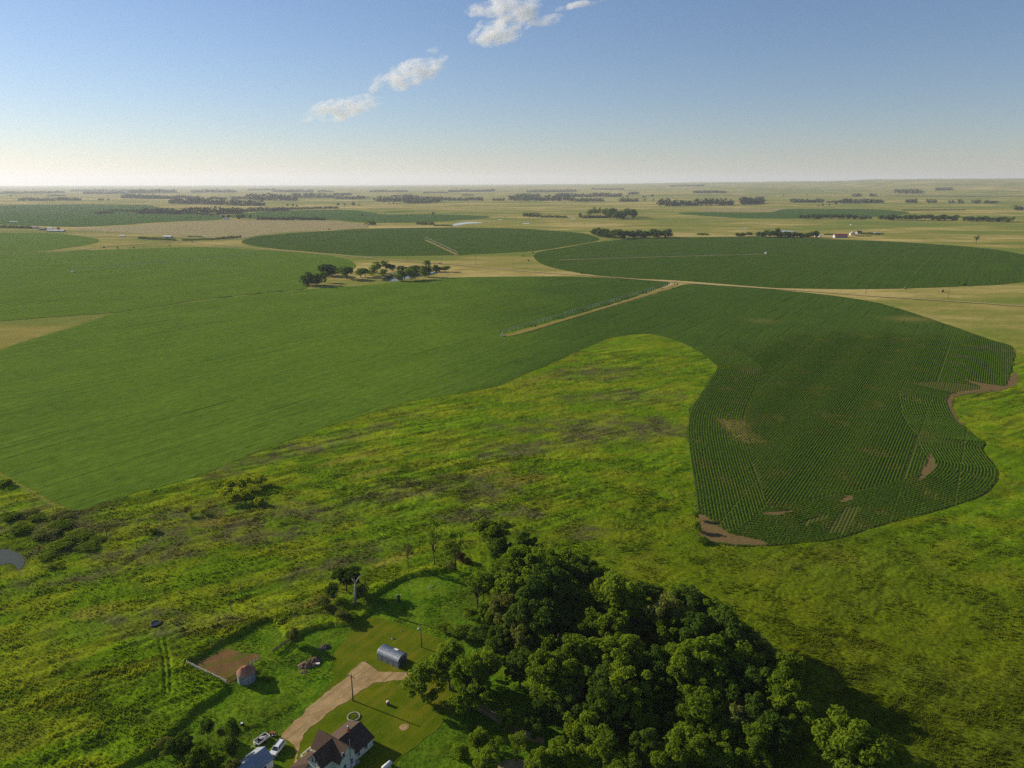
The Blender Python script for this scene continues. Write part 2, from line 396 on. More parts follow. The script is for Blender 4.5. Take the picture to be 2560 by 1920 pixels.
# ------------------------------------------------------------------ outlines on the ground (photograph pixels, laid on the ground plane)
YZ = -0.9                                          # level of the farmyard, below the tops of the tall meadow grass
PX_MAIN = [(-100, 915), (-140, 980), (-110, 1080), (-50, 1145), (0, 1176), (70, 1215), (150, 1260), (198, 1275), (260, 1254), (325, 1233), (409, 1215), (506, 1186),
    (564, 1162), (690, 1112), (810, 1070), (972, 1018), (1088, 992), (1227, 970), (1296, 943), (1389, 903), (1493, 857), (1551, 840), (1620, 835), (1678, 847),
    (1736, 872), (1782, 906), (1788, 926), (1759, 972), (1730, 1018), (1718, 1065), (1722, 1134), (1734, 1215), (1742, 1285), (1748, 1320), (1762, 1352),
    (1839, 1366), (1919, 1365), (1998, 1358), (2078, 1350), (2137, 1333), (2217, 1309), (2316, 1284), (2396, 1260), (2456, 1237), (2487, 1205), (2493, 1181),
    (2483, 1162), (2464, 1138), (2455, 1122), (2462, 1106), (2436, 1090), (2416, 1070), (2396, 1052), (2378, 1020), (2374, 998), (2398, 984), (2475, 975),
    (2514, 965), (2522, 950), (2535, 872), (2475, 849), (2430, 833), (2315, 793), (2199, 758), (2083, 739), (1967, 727), (1852, 717), (1736, 711), (1704, 713),
    (1664, 726.5), (1560, 757.5), (1450, 790.5), (1330, 827.5), (1276, 840), (1255, 841), (1259, 834), (1340, 813), (1450, 783), (1560, 751), (1642, 722.5), (1674, 710),
    (1655, 703), (1562, 697), (1447, 692), (1331, 691), (1215, 692), (1134, 694), (1041, 702), (984, 707), (914, 713), (856, 717), (799, 721), (710, 729),
    (523, 748), (426, 763), (336, 775), (284, 784), (224, 804), (149, 827), (75, 849), (0, 875)]
PX_UPPER = [(-200, 640), (0, 635), (116, 630), (231, 625), (347, 622), (492, 618), (640, 624), (727, 630), (813, 638), (866, 648), (886, 659), (889, 667), (880, 673),
    (842, 683), (800, 692), (770, 705), (765, 721), (710, 727.5), (523, 746.5), (426, 761.5), (336, 773.5), (284, 782), (149, 791), (0, 803), (-200, 815)]
PX_LEFT = [(-200, 586), (0, 583), (130, 583), (200, 590), (240, 597), (246, 603), (220, 612), (150, 622), (80, 629), (0, 633), (-200, 638)]
PX_CENTRE = [(604, 604), (640, 592), (727, 583), (814, 577.6), (900, 573), (1016, 570), (1132, 569.5), (1280, 571), (1367, 576), (1454, 583), (1483, 590.6), (1497, 596),
    (1488, 603), (1420, 615), (1350, 626), (1280, 631), (1190, 635.5), (1132, 638), (1045, 639), (958, 640), (886, 638), (785, 630), (690, 622), (625, 613)]
PX_RIGHT = [(1335, 638), (1352, 629), (1420, 617.5), (1488, 606), (1569, 599), (1714, 593.5), (1836, 592), (1920, 592), (2065, 598), (2209, 603), (2354, 612), (2470, 622), (2560, 637),
    (2625, 655), (2640, 675), (2600, 698), (2560, 705), (2493, 712), (2426, 715), (2267, 721), (2122, 723), (1978, 721), (1920, 719), (1830, 712), (1685, 701), (1569, 695), (1482, 687.5),
    (1396, 673), (1352, 659), (1336, 645)]
PX_FAR_LEFT = [(-200, 515), (0, 514), (190, 511), (361, 513), (400, 519), (540, 536), (556, 545), (550, 549), (434, 554), (289, 563), (217, 567), (145, 567), (0, 561), (-200, 558)]
PX_FAR_MID = [(560, 541), (640, 531), (842, 524), (929, 531), (958, 536), (1074, 536), (1190, 539), (1222, 544), (1132, 551.5), (1016, 556.5), (915, 556.5), (814, 550), (640, 547)]
PX_FAR_RIGHT = [(1694, 533), (1743, 530.5), (1920, 530.5), (1969, 523), (2151, 522), (2238, 527), (2273, 532), (2224, 540), (2122, 544), (1920, 546), (1830, 544), (1743, 538.5)]
PX_STUBBLE = [(180, 574), (289, 566), (434, 557), (560, 551), (800, 551), (870, 557), (915, 560), (921, 566), (905, 571), (814, 575), (727, 580), (640, 589), (600, 598), (540, 596), (500, 591), (430, 588), (330, 582), (240, 576)]
PX_LOW = [(400, 1870), (431, 1831), (461, 1801), (495, 1770), (528, 1750), (566, 1710), (468, 1660), (474, 1653), (560, 1604), (664, 1549), (700, 1572), (728, 1602), (744, 1588), (778, 1572), (824, 1563),
    (849, 1561), (895, 1551), (925, 1525), (935, 1492), (949, 1478), (969, 1467), (996, 1452), (1023, 1441), (1051, 1435), (1078, 1433), (1180, 1430), (1330, 1600), (1400, 1750), (1420, 1980), (300, 1990)]
def crop5(*p): return [(440 + a / 3.253, 1480 + b / 3.253) for a, b in p]
PX_LAWN = crop5((1640, 205), (1800, 255), (2000, 330), (2200, 400), (2330, 480), (2330, 800), (2230, 1000), (2050, 1180), (1880, 1310), (1740, 1431), (1700, 1520), (900, 1520), (940, 1330), (900, 1190), (1010, 1080),
    (1130, 900), (1280, 690), (1283, 560), (1310, 470), (1420, 320), (1520, 225))
PX_DRIVE = crop5((960, 1520), (955, 1400), (980, 1300), (930, 1220), (850, 1190), (880, 1130), (990, 1040), (1100, 920), (1250, 800), (1380, 700), (1440, 620), (1520, 575), (1600, 620), (1660, 650), (1860, 655), (2060, 640),
    (2060, 700), (1860, 722), (1700, 725), (1560, 765), (1440, 855), (1280, 960), (1120, 1085), (1040, 1170), (1010, 1270), (990, 1380), (1000, 1520))
PX_CORRAL = crop5((110, 590), (230, 545), (330, 490), (430, 462), (530, 500), (640, 505), (690, 530), (600, 590), (510, 690), (420, 735), (280, 665), (180, 610))
PX_POND = [(956, 701.5), (961, 694), (980, 684), (993, 679.5), (1020, 678.5), (1047, 681), (1076, 680), (1099, 680), (1082, 686), (1047, 692), (1011, 697), (988, 702)]
PX_POND_LOW = [(-70, 1382), (0, 1373), (22, 1374), (42, 1381), (56, 1391), (62, 1402), (56, 1416), (46, 1424), (36, 1412), (22, 1408), (0, 1412), (-70, 1422)]
PX_SOIL = [[(1744, 1285), (1752, 1325), (1764, 1350), (1850, 1364), (1919, 1362), (1885, 1346), (1830, 1336), (1790, 1312), (1765, 1290)],
    [(2324, 1131), (2336, 1150), (2339, 1165), (2330, 1183), (2294, 1202), (2306, 1172)],
    [(2406, 948), (2448, 957), (2510, 964), (2520, 950), (2540, 930), (2548, 948), (2541, 963), (2500, 976), (2440, 983), (2400, 988), (2381, 1003), (2386, 1030), (2406, 1062), (2392, 1055), (2371, 1022), (2366, 994),
     (2396, 980), (2450, 973), (2440, 962)],
    [(2098, 1256), (2112, 1240), (2130, 1240), (2128, 1252)], [(1905, 1280), (1960, 1278), (1990, 1272), (1960, 1285), (1920, 1288)]]
PG = {k: poly(v) for k, v in dict(main=PX_MAIN, upper=PX_UPPER, left=PX_LEFT, centre=PX_CENTRE, right=PX_RIGHT, fleft=PX_FAR_LEFT, fmid=PX_FAR_MID, fright=PX_FAR_RIGHT, stub=PX_STUBBLE).items()}
PG['low'] = poly(PX_LOW, -.4, 3); PG['lawn'] = poly(PX_LAWN, YZ); PG['drive'] = poly(PX_DRIVE, YZ); PG['corral'] = poly(PX_CORRAL, YZ)
PG['pond'] = poly(PX_POND); PG['pondlow'] = poly(PX_POND_LOW, -.3)
SOIL = [poly(s, 0.05) for s in PX_SOIL]

# ------------------------------------------------------------------ ground height and colour
TRACKS = [np.array(catmull([G(*p) for p in q], 5, False)) for q in ([(396, 1600), (404, 1625), (410, 1665), (413, 1730)], [(412, 1598), (418, 1625), (424, 1665), (426, 1730)])]   # wheel ruts in the long grass
def fields_in(X, Y):
    d = np.full(X.shape, -999.0)
    for k in ('main', 'upper'): d = np.maximum(d, sd_near(PG[k], X, Y, 8))
    return d
def ground_z(X, Y, dlow=None, dfield=None):
    r = np.hypot(X, Y)
    if dlow is None: dlow = sd_near(PG['low'], X, Y, 8)
    if dfield is None: dfield = fields_in(X, Y)
    dm = np.maximum(sd_near(PG['lawn'], X, Y, 4), sd_near(PG['corral'], X, Y, 4)); dd = sd_near(PG['drive'], X, Y, 4)
    wx = X + 3 * (vnoise(X / 7, Y / 7, 40) - .5); wy = Y + 3 * (vnoise(X / 7, Y / 7, 41) - .5)
    a, b = aniso(wx, wy, 22, 5.5, 2.4); c, d_ = aniso(wx, wy, 40, 2.6, 1.2)
    n = .46 * fbm(a, b, 1, 3) + .34 * fbm(c, d_, 8, 2) + .22 * vnoise(X / .8, Y / .8, 14)
    big = fbm(X / 26, Y / 26, 21, 3)
    amp = (.55 + .75 * smooth(.42, .68, big)) * (1 - .65 * smooth(300, 1100, r)) * (1 - .35 * smooth(0, 20, np.degrees(np.arctan2(X, Y))))
    z = (n - .5) * amp * 1.05 + .8 * (fbm(X / 60, Y / 60, 30, 3) - .5) * smooth(120, 260, r) * (1 - smooth(500, 1200, r))
    z = z + .42 * (fbm(*aniso(wx, wy, 32, 15, 1.7), 210, 2) - .5) * (1 - smooth(350, 900, r)) * (1 - .65 * smooth(-5, 25, np.degrees(np.arctan2(X, Y))))
    for tk_ in TRACKS:
        dt = np.full(X.shape, 9.0); k_ = (np.abs(X - tk_[:, 0].mean()) < 30) & (np.abs(Y - tk_[:, 1].mean()) < 40)
        if k_.any():
            xs, ys = X[k_], Y[k_]; dk2 = np.full(xs.shape, 9.0)
            for i in range(len(tk_) - 1):
                e_ = tk_[i + 1] - tk_[i]; t_ = np.clip(((xs - tk_[i, 0]) * e_[0] + (ys - tk_[i, 1]) * e_[1]) / (e_ @ e_), 0, 1); dk2 = np.minimum(dk2, np.hypot(xs - tk_[i, 0] - t_ * e_[0], ys - tk_[i, 1] - t_ * e_[1]))
            dt[k_] = dk2
        z = z - .5 * np.exp(-(dt / .38) ** 2)
    s = smooth(-.45, .35, dlow)
    lowz = YZ + (n - .5) * .42 * (1 - smooth(-1.2, .2, np.maximum(dm, dd)))
    z = z * (1 - s) + lowz * s
    # keep flat under the crops, the stubble and the ponds
    f = smooth(-7, -1, dfield); z = z * (1 - f) - .05 * f
    z = z - .6 * smooth(.8, 4, dfield)
    for k in ('pond', 'pondlow'):
        q = sd_near(PG[k], X, Y, 10); f = smooth(-6, -.3, q); z = z * (1 - f) - (.25 if k == 'pond' else .45) * f - .5 * smooth(0, 2.5, q)
    return z * (1 - smooth(900, 1400, r)) + hills(X, Y)
def lerp(a, b, t): return a * (1 - t[..., None]) + np.asarray(b, float) * t[..., None]
def blob(X, Y, px, py, rx, ry, deg=0):
    x0, y0 = G(px, py); a, b = aniso(X - x0, Y - y0, deg, rx, ry)
    q = np.hypot(a, b) + 1.3 * (fbm(X / 12, Y / 8, 77, 4) - .5); return 1 - smooth(.35, 1.15, q)
DULL = [(1500, 930, 34, 16, 10), (1560, 990, 30, 12, 5), (1500, 1065, 42, 16, 0), (1640, 1070, 22, 14, 0), (1230, 1215, 17, 12, 30), (1330, 1120, 30, 9, 20), (1180, 1290, 14, 8, 20), (760, 1120, 60, 8, 45),
        (420, 1300, 40, 10, 20), (560, 1340, 40, 9, 20), (120, 1290, 26, 12, 10), (170, 1360, 16, 7, 10), (300, 1420, 30, 4, 25), (520, 1560, 9, 4, 20), (350, 1560, 14, 6, 20), (860, 1400, 18, 7, 30), (780, 1530, 8, 5, 40),
        (1000, 1230, 30, 8, 30), (1300, 1280, 9, 5, 0), (1460, 1330, 8, 5, 0), (640, 1300, 22, 6, 30)]
TANB = [(1400, 880, 12, 5, 0), (1330, 950, 24, 7, 30), (940, 1180, 12, 4, 30), (860, 1150, 20, 4, 35), (1220, 1180, 16, 6, 10), (1300, 1200, 14, 5, 20), (980, 1400, 9, 3, 35), (800, 1500, 8, 3, 40), (230, 1530, 8, 4, 20), (560, 1300, 14, 4, 20)]
FARMASK = [None]
def ground_col(X, Y, dlow=None):
    r = np.hypot(X, Y); az = np.degrees(np.arctan2(X, Y))
    if dlow is None: dlow = sd_near(PG['low'], X, Y, 8)
    a, b = aniso(X, Y, 22, 16, 7); n1 = fbm(a, b, 50, 4); n2 = fbm(X / 5, Y / 4, 60, 4); n3 = fbm(X / 45, Y / 30, 66, 3)
    c = lerp(np.tile(np.array([.098, .158, .010]), X.shape + (1,)), (.150, .178, .016), smooth(.40, .64, n1))
    c = lerp(c, (.072, .108, .018), smooth(.52, .72, n2) * .7)
    # right and lower meadow: flatter, more olive
    side = smooth(-5, 25, az) * smooth(330, 200, r)
    c = lerp(c, (.120, .140, .012), side * .75)
    c = lerp(c, (.082, .105, .022), side * smooth(.45, .62, n3) * .55)
    c = lerp(c, (.165, .150, .040), smooth(.60, .74, n1 * .5 + n2 * .5) * .35)
    for q in DULL: c = lerp(c, (.085, .078, .070), blob(X, Y, q[0], q[1], q[2] * 1.35, q[3] * 1.5, q[4]) * (.25 + .6 * smooth(.38, .6, n2)))
    for q in TANB: c = lerp(c, (.200, .165, .060), blob(X, Y, *q) * .55)
    n4 = fbm(*aniso(X, Y, 32, 15, 1.7), 210, 3); c = c * (1 + (.44 * smooth(.32, .68, n4) - .22) * (1 - .65 * side) * (.5 + 1.0 * smooth(.35, .65, fbm(X / 40, Y / 40, 215, 2))))[..., None]
    c = c * np.array([1.15, 1.19, .46])
    c = c * (1 - .16 * side[..., None])
    # beyond the near meadow the range turns straw coloured
    t1 = fbm(*aniso(X, Y, 0, 150, 60), 90, 4); t2 = fbm(*aniso(X, Y, 0, 700, 300), 95, 4); t3 = fbm(X / 30, Y / 22, 99, 4)
    tan = lerp(np.tile(np.array([.300, .240, .052]), X.shape + (1,)), (.205, .200, .036), smooth(.45, .56, t1))
    tan = lerp(tan, (.42, .315, .100), smooth(.52, .60, t2 * .6 + t1 * .4) * .8)
    tan = lerp(tan, (.185, .205, .032), smooth(-2, 30, az) * .75 * smooth(.44, .54, t2))
    tan = lerp(tan, (.32, .245, .105), smooth(6, -30, az) * smooth(1500, 3500, r) * .6)
    tan = lerp(tan, (.25, .175, .05), smooth(.55, .72, t3) * .45 * smooth(1600, 800, r))
    far = smooth(620, 850, r + 90 * (n3 - .5) + 60 * (n1 - .5))
    FARMASK[0] = far
    c = c * (1 - far[..., None]) + tan * far[..., None]
    c = c * (1 - smooth(7000, 14000, r)[..., None]) + (tan * .6 + np.array([.10, .085, .045])) * smooth(7000, 14000, r)[..., None]
    # the straw wedge between the two left crops and the pond clearing
    for pp, cc in ((WEDGE, (.28, .205, .05)), (CLEAR, (.31, .24, .05))):
        q = sd_near(pp, X, Y, 20); c = lerp(c, cc, smooth(-3, 4, q) * (.55 + .45 * smooth(.35, .6, n2)))
    # low farmyard grass is fresh green
    lo = smooth(-.3, .5, dlow)
    lowc = lerp(np.tile(np.array([.075, .152, .008]), X.shape + (1,)), (.110, .175, .012), smooth(.4, .62, n2))
    lowc = lowc * np.array([1.1, 1.1, .7]); lowc = lerp(lowc, (.060, .095, .008), smooth(.5, .68, n1) * .5)
    c = c * (1 - lo[..., None]) + lowc * lo[..., None]
    for k in ('pondlow',):
        q = sd_near(PG[k], X, Y, 10); c = lerp(c, (.07, .07, .02), smooth(-3, .5, q) * .8)
    q = sd_near(GRASS_STRIP, X, Y, 6); c = lerp(c, (.19, .20, .035), smooth(-1, 1, q) * .8)
    return np.clip(c, 0, 1)
WEDGE = poly([(-200, 815), (0, 804), (149, 792), (284, 781), (224, 804), (149, 827), (75, 849), (0, 875), (-200, 905)])
CLEAR = poly([(800, 692), (842, 684), (889, 668), (890, 655), (960, 650), (1100, 662), (1280, 680), (1400, 690), (1331, 691), (1134, 694), (984, 707), (856, 717), (775, 720)])
GRASS_STRIP = poly([(-60, 1160), (0, 1180), (70, 1219), (150, 1266), (165, 1276), (140, 1268), (60, 1225), (0, 1190), (-60, 1170)], 0, 2)

th = np.concatenate([np.linspace(-180, -48, 40, endpoint=False), np.linspace(-48, 48, 880), np.linspace(48, 180, 41)[1:-1]])
th = np.radians(th)
rr = np.concatenate([[2, 25, 50, 75], np.geomspace(96, 900, 500), np.geomspace(900, 5000, 130)[1:], np.geomspace(5000, 46000, 130)[1:]])
TH, RR = np.meshgrid(th, rr); X = RR * np.sin(TH); Y = RR * np.cos(TH)
dl = sd_near(PG['low'], X, Y, 8); df = fields_in(X, Y)
Z = ground_z(X, Y, dl, df); CC = ground_col(X, Y, dl); _far = FARMASK[0]
nr, nt_ = X.shape; idx = np.arange(nr * nt_).reshape(nr, nt_); nx = np.roll(idx, -1, 1)
quads = np.stack([idx[:-1], idx[1:], nx[1:], nx[:-1]], -1).reshape(-1, 4)
V = np.stack([X, Y, Z], -1).reshape(-1, 3)
kc = len(V); V = np.vstack([V, [[0, 0, 0]]]); tris = np.stack([nx[0], np.full(nt_, kc), idx[0]], -1)
me = mesh_np('ground', V, quads, tris, True)
set_attr(me, 'Col', np.vstack([np.concatenate([CC.reshape(-1, 3), np.ones((kc, 1))], 1), [[.1, .14, .02, 1]]]), 'FLOAT_COLOR')
set_attr(me, 'far', np.append(_far.ravel(), 0.0))
tag(link('ground', me, M['ground']), 'rolling green and straw coloured grassland reaching the horizon', 'ground', kind='structure')

# ------------------------------------------------------------------ crops, roads, yard surfaces, water
def sheet(name, pg, z, mat, skirt=.0, grid=0.0, zfun=None, label=None, cat=None, kind='structure'):
    pts = [Vector((float(p[0]), float(p[1]))) for p in pg]; nb = len(pts)
    if grid:
        lo = pg.min(0); hi = pg.max(0); gx, gy = np.meshgrid(np.arange(lo[0], hi[0], grid), np.arange(lo[1], hi[1], grid))
        gx = gx + rng.uniform(-.2, .2, gx.shape) * grid; gy = gy + rng.uniform(-.2, .2, gy.shape) * grid
        k = sdist(pg, gx.ravel(), gy.ravel()) > grid * .4
        pts += [Vector((float(a), float(b))) for a, b in zip(gx.ravel()[k], gy.ravel()[k])]
    vc, ec, fc, *_ = delaunay_2d_cdt(pts, [(i, (i + 1) % nb) for i in range(nb)], [], 1, 1e-4)
    A = np.array([[v.x, v.y] for v in vc]); zz = np.full(len(A), z) if zfun is None else zfun(A[:, 0], A[:, 1])
    Vv = [(a[0], a[1], q) for a, q in zip(A, zz)]; F = [tuple(f) for f in fc]
    if skirt:
        k = len(Vv); ring = [(pg[i][0], pg[i][1]) for i in range(nb)]
        ra = np.array(ring); zt = [z] * nb if zfun is None else [float(q) for q in zfun(ra[:, 0], ra[:, 1])]
        Vv += [(p[0], p[1], q) for p, q in zip(ring, zt)] + [(p[0], p[1], q - skirt) for p, q in zip(ring, zt)]
        F += [(k + i, k + (i + 1) % nb, k + nb + (i + 1) % nb, k + nb + i) for i in range(nb)]
    me = bpy.data.meshes.new(name); me.from_pydata(Vv, [], F); me.update()
    import bmesh
    bm = bmesh.new(); bm.from_mesh(me); bmesh.ops.recalc_face_normals(bm, faces=bm.faces)
    for f in bm.faces:
        if abs(f.normal.z) > .5 and f.normal.z < 0: f.normal_flip()
    bm.to_mesh(me); bm.free()
    return tag(link(name, me, mat), label, cat, kind=kind)
# part of the main field whose plants are still apart in rows, soil showing between them
ROWPX = [(1800, 905), (1950, 860), (2150, 835), (2350, 845), (2560, 860), (2620, 1100), (2560, 1400), (1700, 1420), (1660, 1050), (1740, 950)]
PG['rows'] = poly(ROWPX)
def row_w(X, Y): return smooth(-45, 45, sdist(PG['rows'], X, Y) + 24 * (fbm(X / 18, Y / 18, 120, 3) - .5))
def main_z(X, Y): return (.32 - .22 * row_w(X, Y)) * smooth(-2, 7, sdist(PG['main'], X, Y)) + .01
main = sheet('crop_field', ragged(PG['main'], 2.5, 1.6, 9), .3, None, .9, 8.0, main_z, 'wide dark green irrigated crop field in the middle with a looping edge', 'crop field')
me = main.data; n = len(me.vertices); co = np.empty(n * 3, np.float32); me.vertices.foreach_get('co', co); co = co.reshape(-1, 3)
w = row_w(co[:, 0], co[:, 1]); az = np.degrees(np.arctan2(co[:, 0], co[:, 1]))
set_attr(me, 'rows', w); _g = lambda px, py, a, b: np.exp(-(((co[:, 0] - G(px, py)[0]) / a) ** 2 + ((co[:, 1] - G(px, py)[1]) / b) ** 2)); set_attr(me, 'dry', _g(1838, 1078, 7, 22) + .6 * _g(1860, 1050, 14, 10) + .7 * _g(2278, 798, 22, 14) + .4 * _g(1905, 803, 16, 12) + .5 * _g(1770, 1330, 14, 12) + .4 * _g(2440, 1180, 9, 9)); set_attr(me, 'soy_shade', smooth(-9, 8, az + 10 * (fbm(co[:, 0] / 60, co[:, 1] / 60, 130, 3) - .5)))  # crop darkens rightward by azimuth: sun-angle shade painted into its colour
def main_mat():
    m = M['corn'].copy(); m.name = 'main_crop'; nt = m.node_tree
    base = [n for n in nt.nodes if n.type == 'BSDF_PRINCIPLED'][0]; src = base.inputs['Base Color'].links[0].from_socket
    a = nd(nt, 'ShaderNodeAttribute', attribute_name='soy_shade'); b = nd(nt, 'ShaderNodeAttribute', attribute_name='rows')
    c = mix(nt, a.outputs[2], src, mix(nt, 1.0, src, (.54, .60, .9), 'MULTIPLY'))  # dimmer crop colour on the right stands in for the sun angle
    s = noise(nt, coords(nt, (1, 1, 0)), .07, 4, .6)
    s2 = noise(nt, coords(nt, (1, 1, 0)), 1.5, 4, .7)
    soil = mix(nt, s2, (.056, .074, .013), (.090, .098, .022))
    soil = mix(nt, mapr(nt, s, .68, .85, 0, .5), soil, (.11, .095, .035))
    c = mix(nt, b.outputs[2], c, soil); dr = nd(nt, 'ShaderNodeAttribute', attribute_name='dry'); c = mix(nt, math_n(nt, 'MULTIPLY', dr.outputs[2], mapr(nt, s2, .35, .6, .3, 1)), c, (.27, .205, .06)); nt.links.new(c, base.inputs['Base Color']); return m
me.materials.clear(); me.materials.append(main_mat())
sheet('crop_field', PG['upper'], .3, M['corn'], .9, 0, None, 'bright green crop field behind the main one, ending near the pond trees', 'crop field')
sheet('crop_field', PG['left'], .35, M['corn'], .5, 0, None, 'small rounded green crop field cut off at the far left edge', 'crop field')
sheet('crop_field', PG['centre'], .35, M['soy_shade'], .5, 0, None, 'round green crop field with a short diagonal irrigation arm, behind the road', 'crop field')
sheet('crop_field', PG['right'], .35, M['soy_shade'], .5, 0, None, 'large round dark green crop field below the red roofed barn', 'crop field')
sheet('crop_field', PG['fleft'], .4, M['farcrop'], .5, 0, None, 'hazy green crop field stretching along the far left', 'crop field')
sheet('crop_field', PG['fmid'], .4, M['farcrop'], .5, 0, None, 'distant green crop field left of the white pond', 'crop field')
sheet('crop_field', PG['fright'], .4, M['farcrop'], .5, 0, None, 'distant thin dark green field behind the long tree rows at right', 'crop field')
sheet('stubble_field', PG['stub'], .3, M['stubble'], .4, 0, None, 'tan stubble field between the distant green fields', 'stubble field')
sheet('crop_field', poly([(1743, 528.5), (1760, 521.5), (1968, 521), (1967, 528.5)], 0, 1, False), .3, M['stubble'], .3, 0, None, 'narrow tan strip beside the distant thin green field', 'stubble field')
sheet('crop_field', poly([(955, 530), (1000, 527.5), (1040, 528), (1030, 530.5), (970, 532)]), .3, M['corn'], .3, 0, None, 'small bright green patch in the distant straw coloured range', 'crop field')
for i, s in enumerate(SOIL):
    sheet('bare_patch', ragged(s, 1.0, 1.4, 4), .34, M['soil'], .3, 0, lambda X, Y: main_z(X, Y) + .06, ['brown bare soil corner at the bottom tip of the crop field', 'brown bare sliver between two blocks of crop rows', 'winding dark brown bare track along the right edge of the crop',
        'tiny bare brown patch among the lower crop rows', 'thin bare brown strip at the ends of the lower rows'][i], 'bare soil')
def strip(name, pts, wid, z, mat, label, cat, px=True, kind='structure', zf=None):
    pts = [G(*p) if px else p for p in pts]; pts = catmull(pts, 6, False); L = []; R = []
    for i, p in enumerate(pts):
        d = pts[min(i + 1, len(pts) - 1)] - pts[max(i - 1, 0)]; d = d / (np.hypot(*d) + 1e-9); nrm = np.array([-d[1], d[0]])
        w_ = wid * (1 + .12 * (random.random() - .5)); L.append(p + nrm * w_ / 2); R.append(p - nrm * w_ / 2)
    n = len(pts); zz = [z] * n
    V = [(a[0], a[1], z) for a in L] + [(a[0], a[1], z) for a in R]; F = [(n + i, n + i + 1, i + 1, i) for i in range(n - 1)]
    me = bpy.data.meshes.new(name); me.from_pydata(V, [], F); me.update()
    return tag(link(name, me, mat), label, cat, kind=kind)
strip('road', [(-60, 559), (0, 566), (100, 574), (168, 580), (246, 589), (347, 596), (434, 603.5), (540, 612.5), (640, 621), (727, 629), (813, 636), (900, 643), (1016, 653), (1103, 659.5), (1190, 667), (1280, 676), (1367, 683), (1482, 690.5),
    (1569, 697), (1685, 706), (1772, 712), (1920, 722), (2065, 732), (2180, 741), (2296, 748), (2560, 766), (2700, 776)], 5.4, .55, M['gravel'], 'pale gravel section road crossing the whole view behind the main field', 'road')
strip('farm_track', [(174, 574), (260, 579.5), (376, 587), (448, 592), (560, 600)], 7, .5, M['gravel'], 'faint pale track along the edge of the tan stubble field', 'track')
strip('farm_track', [(116, 633), (200, 625), (318, 613), (434, 606)], 7, .45, M['track'], 'straw coloured track between the two left crop fields', 'track')
sheet('pivot_track', poly([(1264, 840), (1275, 835), (1340, 816.5), (1450, 786), (1560, 753.5), (1645, 724.5), (1685, 711), (1696, 712), (1660, 726), (1560, 756.5), (1450, 789.5), (1330, 826.5), (1278, 839)]), .12, M['track'], 0, 0, None, 'bare tan wheel strip beside the irrigation arm', 'track')
strip('pivot_track', [(1398, 650.6), (1560, 645.6), (1740, 640.3), (1906, 635.6)], 3.2, .5, M['gravel'], 'thin pale wheel line under the level arm of the right round field', 'track')
strip('pivot_track', [(1064, 600), (1100, 617), (1146, 638.5)], 7, .5, M['track'], 'tan wheel strip under the diagonal arm of the round middle field', 'track')
def gz1(x, y): return float(ground_z(np.array([x]), np.array([y]))[0])
lawn = sheet('lawn', ragged(PG['lawn'], .6, .5, 3), YZ + .06, M['lawn'], .1, 0, None, 'mown yellow green lawn around the farmhouse', 'lawn')
drive = sheet('driveway', ragged(PG['drive'], .5, .7, 2.5), YZ + .10, M['drive'], .1, 0, None, 'pale brown dirt driveway running up from the farmhouse', 'driveway')
sheet('corral_floor', ragged(PG['corral'], .5, .6, 2), YZ + .05, M['corral'], .1, 0, None, 'bare brown dirt floor of the small fenced corral', 'dirt')
sheet('sand_patch', poly(crop5((1815, 1100), (1850, 1075), (1895, 1085), (1885, 1115), (1845, 1130)), YZ), YZ + .09, M['drive'], .05, 0, None, 'small pale sandy spot in the mown lawn', 'sand patch')
sheet('footpath', poly([(1180, 1745), (1215, 1765), (1260, 1800), (1330, 1835), (1360, 1850), (1350, 1860), (1300, 1840), (1240, 1805), (1180, 1765)], YZ), YZ + .16, M['drive'], .1, 0, None, 'bare dirt path under the trees right of the lawn', 'path')
sheet('footpath', poly([(1240, 1920), (1270, 1900), (1330, 1905), (1350, 1930), (1250, 1950)], YZ), YZ + .16, M['drive'], .1, 0, None, 'bare dirt patch under trees at the bottom edge', 'path')
sheet('pond', PG['pond'], -.12, M['water'], 0, 0, None, 'small bright pond ringed by trees beyond the field', 'pond')
sheet('pond', PG['pondlow'], -.38, M['murky'], 0, 0, None, 'murky pond at the lower left edge among reeds', 'pond')
for pts, lb in (([(1130, 563.5), (1136, 560), (1150, 557), (1180, 554.8), (1207, 557), (1170, 559.5), (1145, 563.5)], 'white glinting long pond beyond the round middle field'),
                ([(1243, 549.6), (1250, 548.6), (1257, 549), (1250, 550)], 'tiny white pool in the straw range right of the long pond'), ([(1305, 559.5), (1315, 557.8), (1327, 558.6), (1315, 560)], 'tiny pool below the low hedge in the middle distance'),
                ([(1425, 547.6), (1433, 546.6), (1441, 547.2), (1433, 548.2)], 'tiny pool beside the lone tree and hedge'), ([(1855, 571), (1862, 569.8), (1871, 570.6), (1862, 571.6)], 'tiny pool in the pasture above the right round field'),
                ([(1930, 578.5), (1955, 576.5), (1990, 578.2), (1955, 580)], 'thin pale pool behind the dark tree row near the barn')):
    sheet('pond', poly(pts), .25, M['water'], 0, 0, None, lb, 'pond')

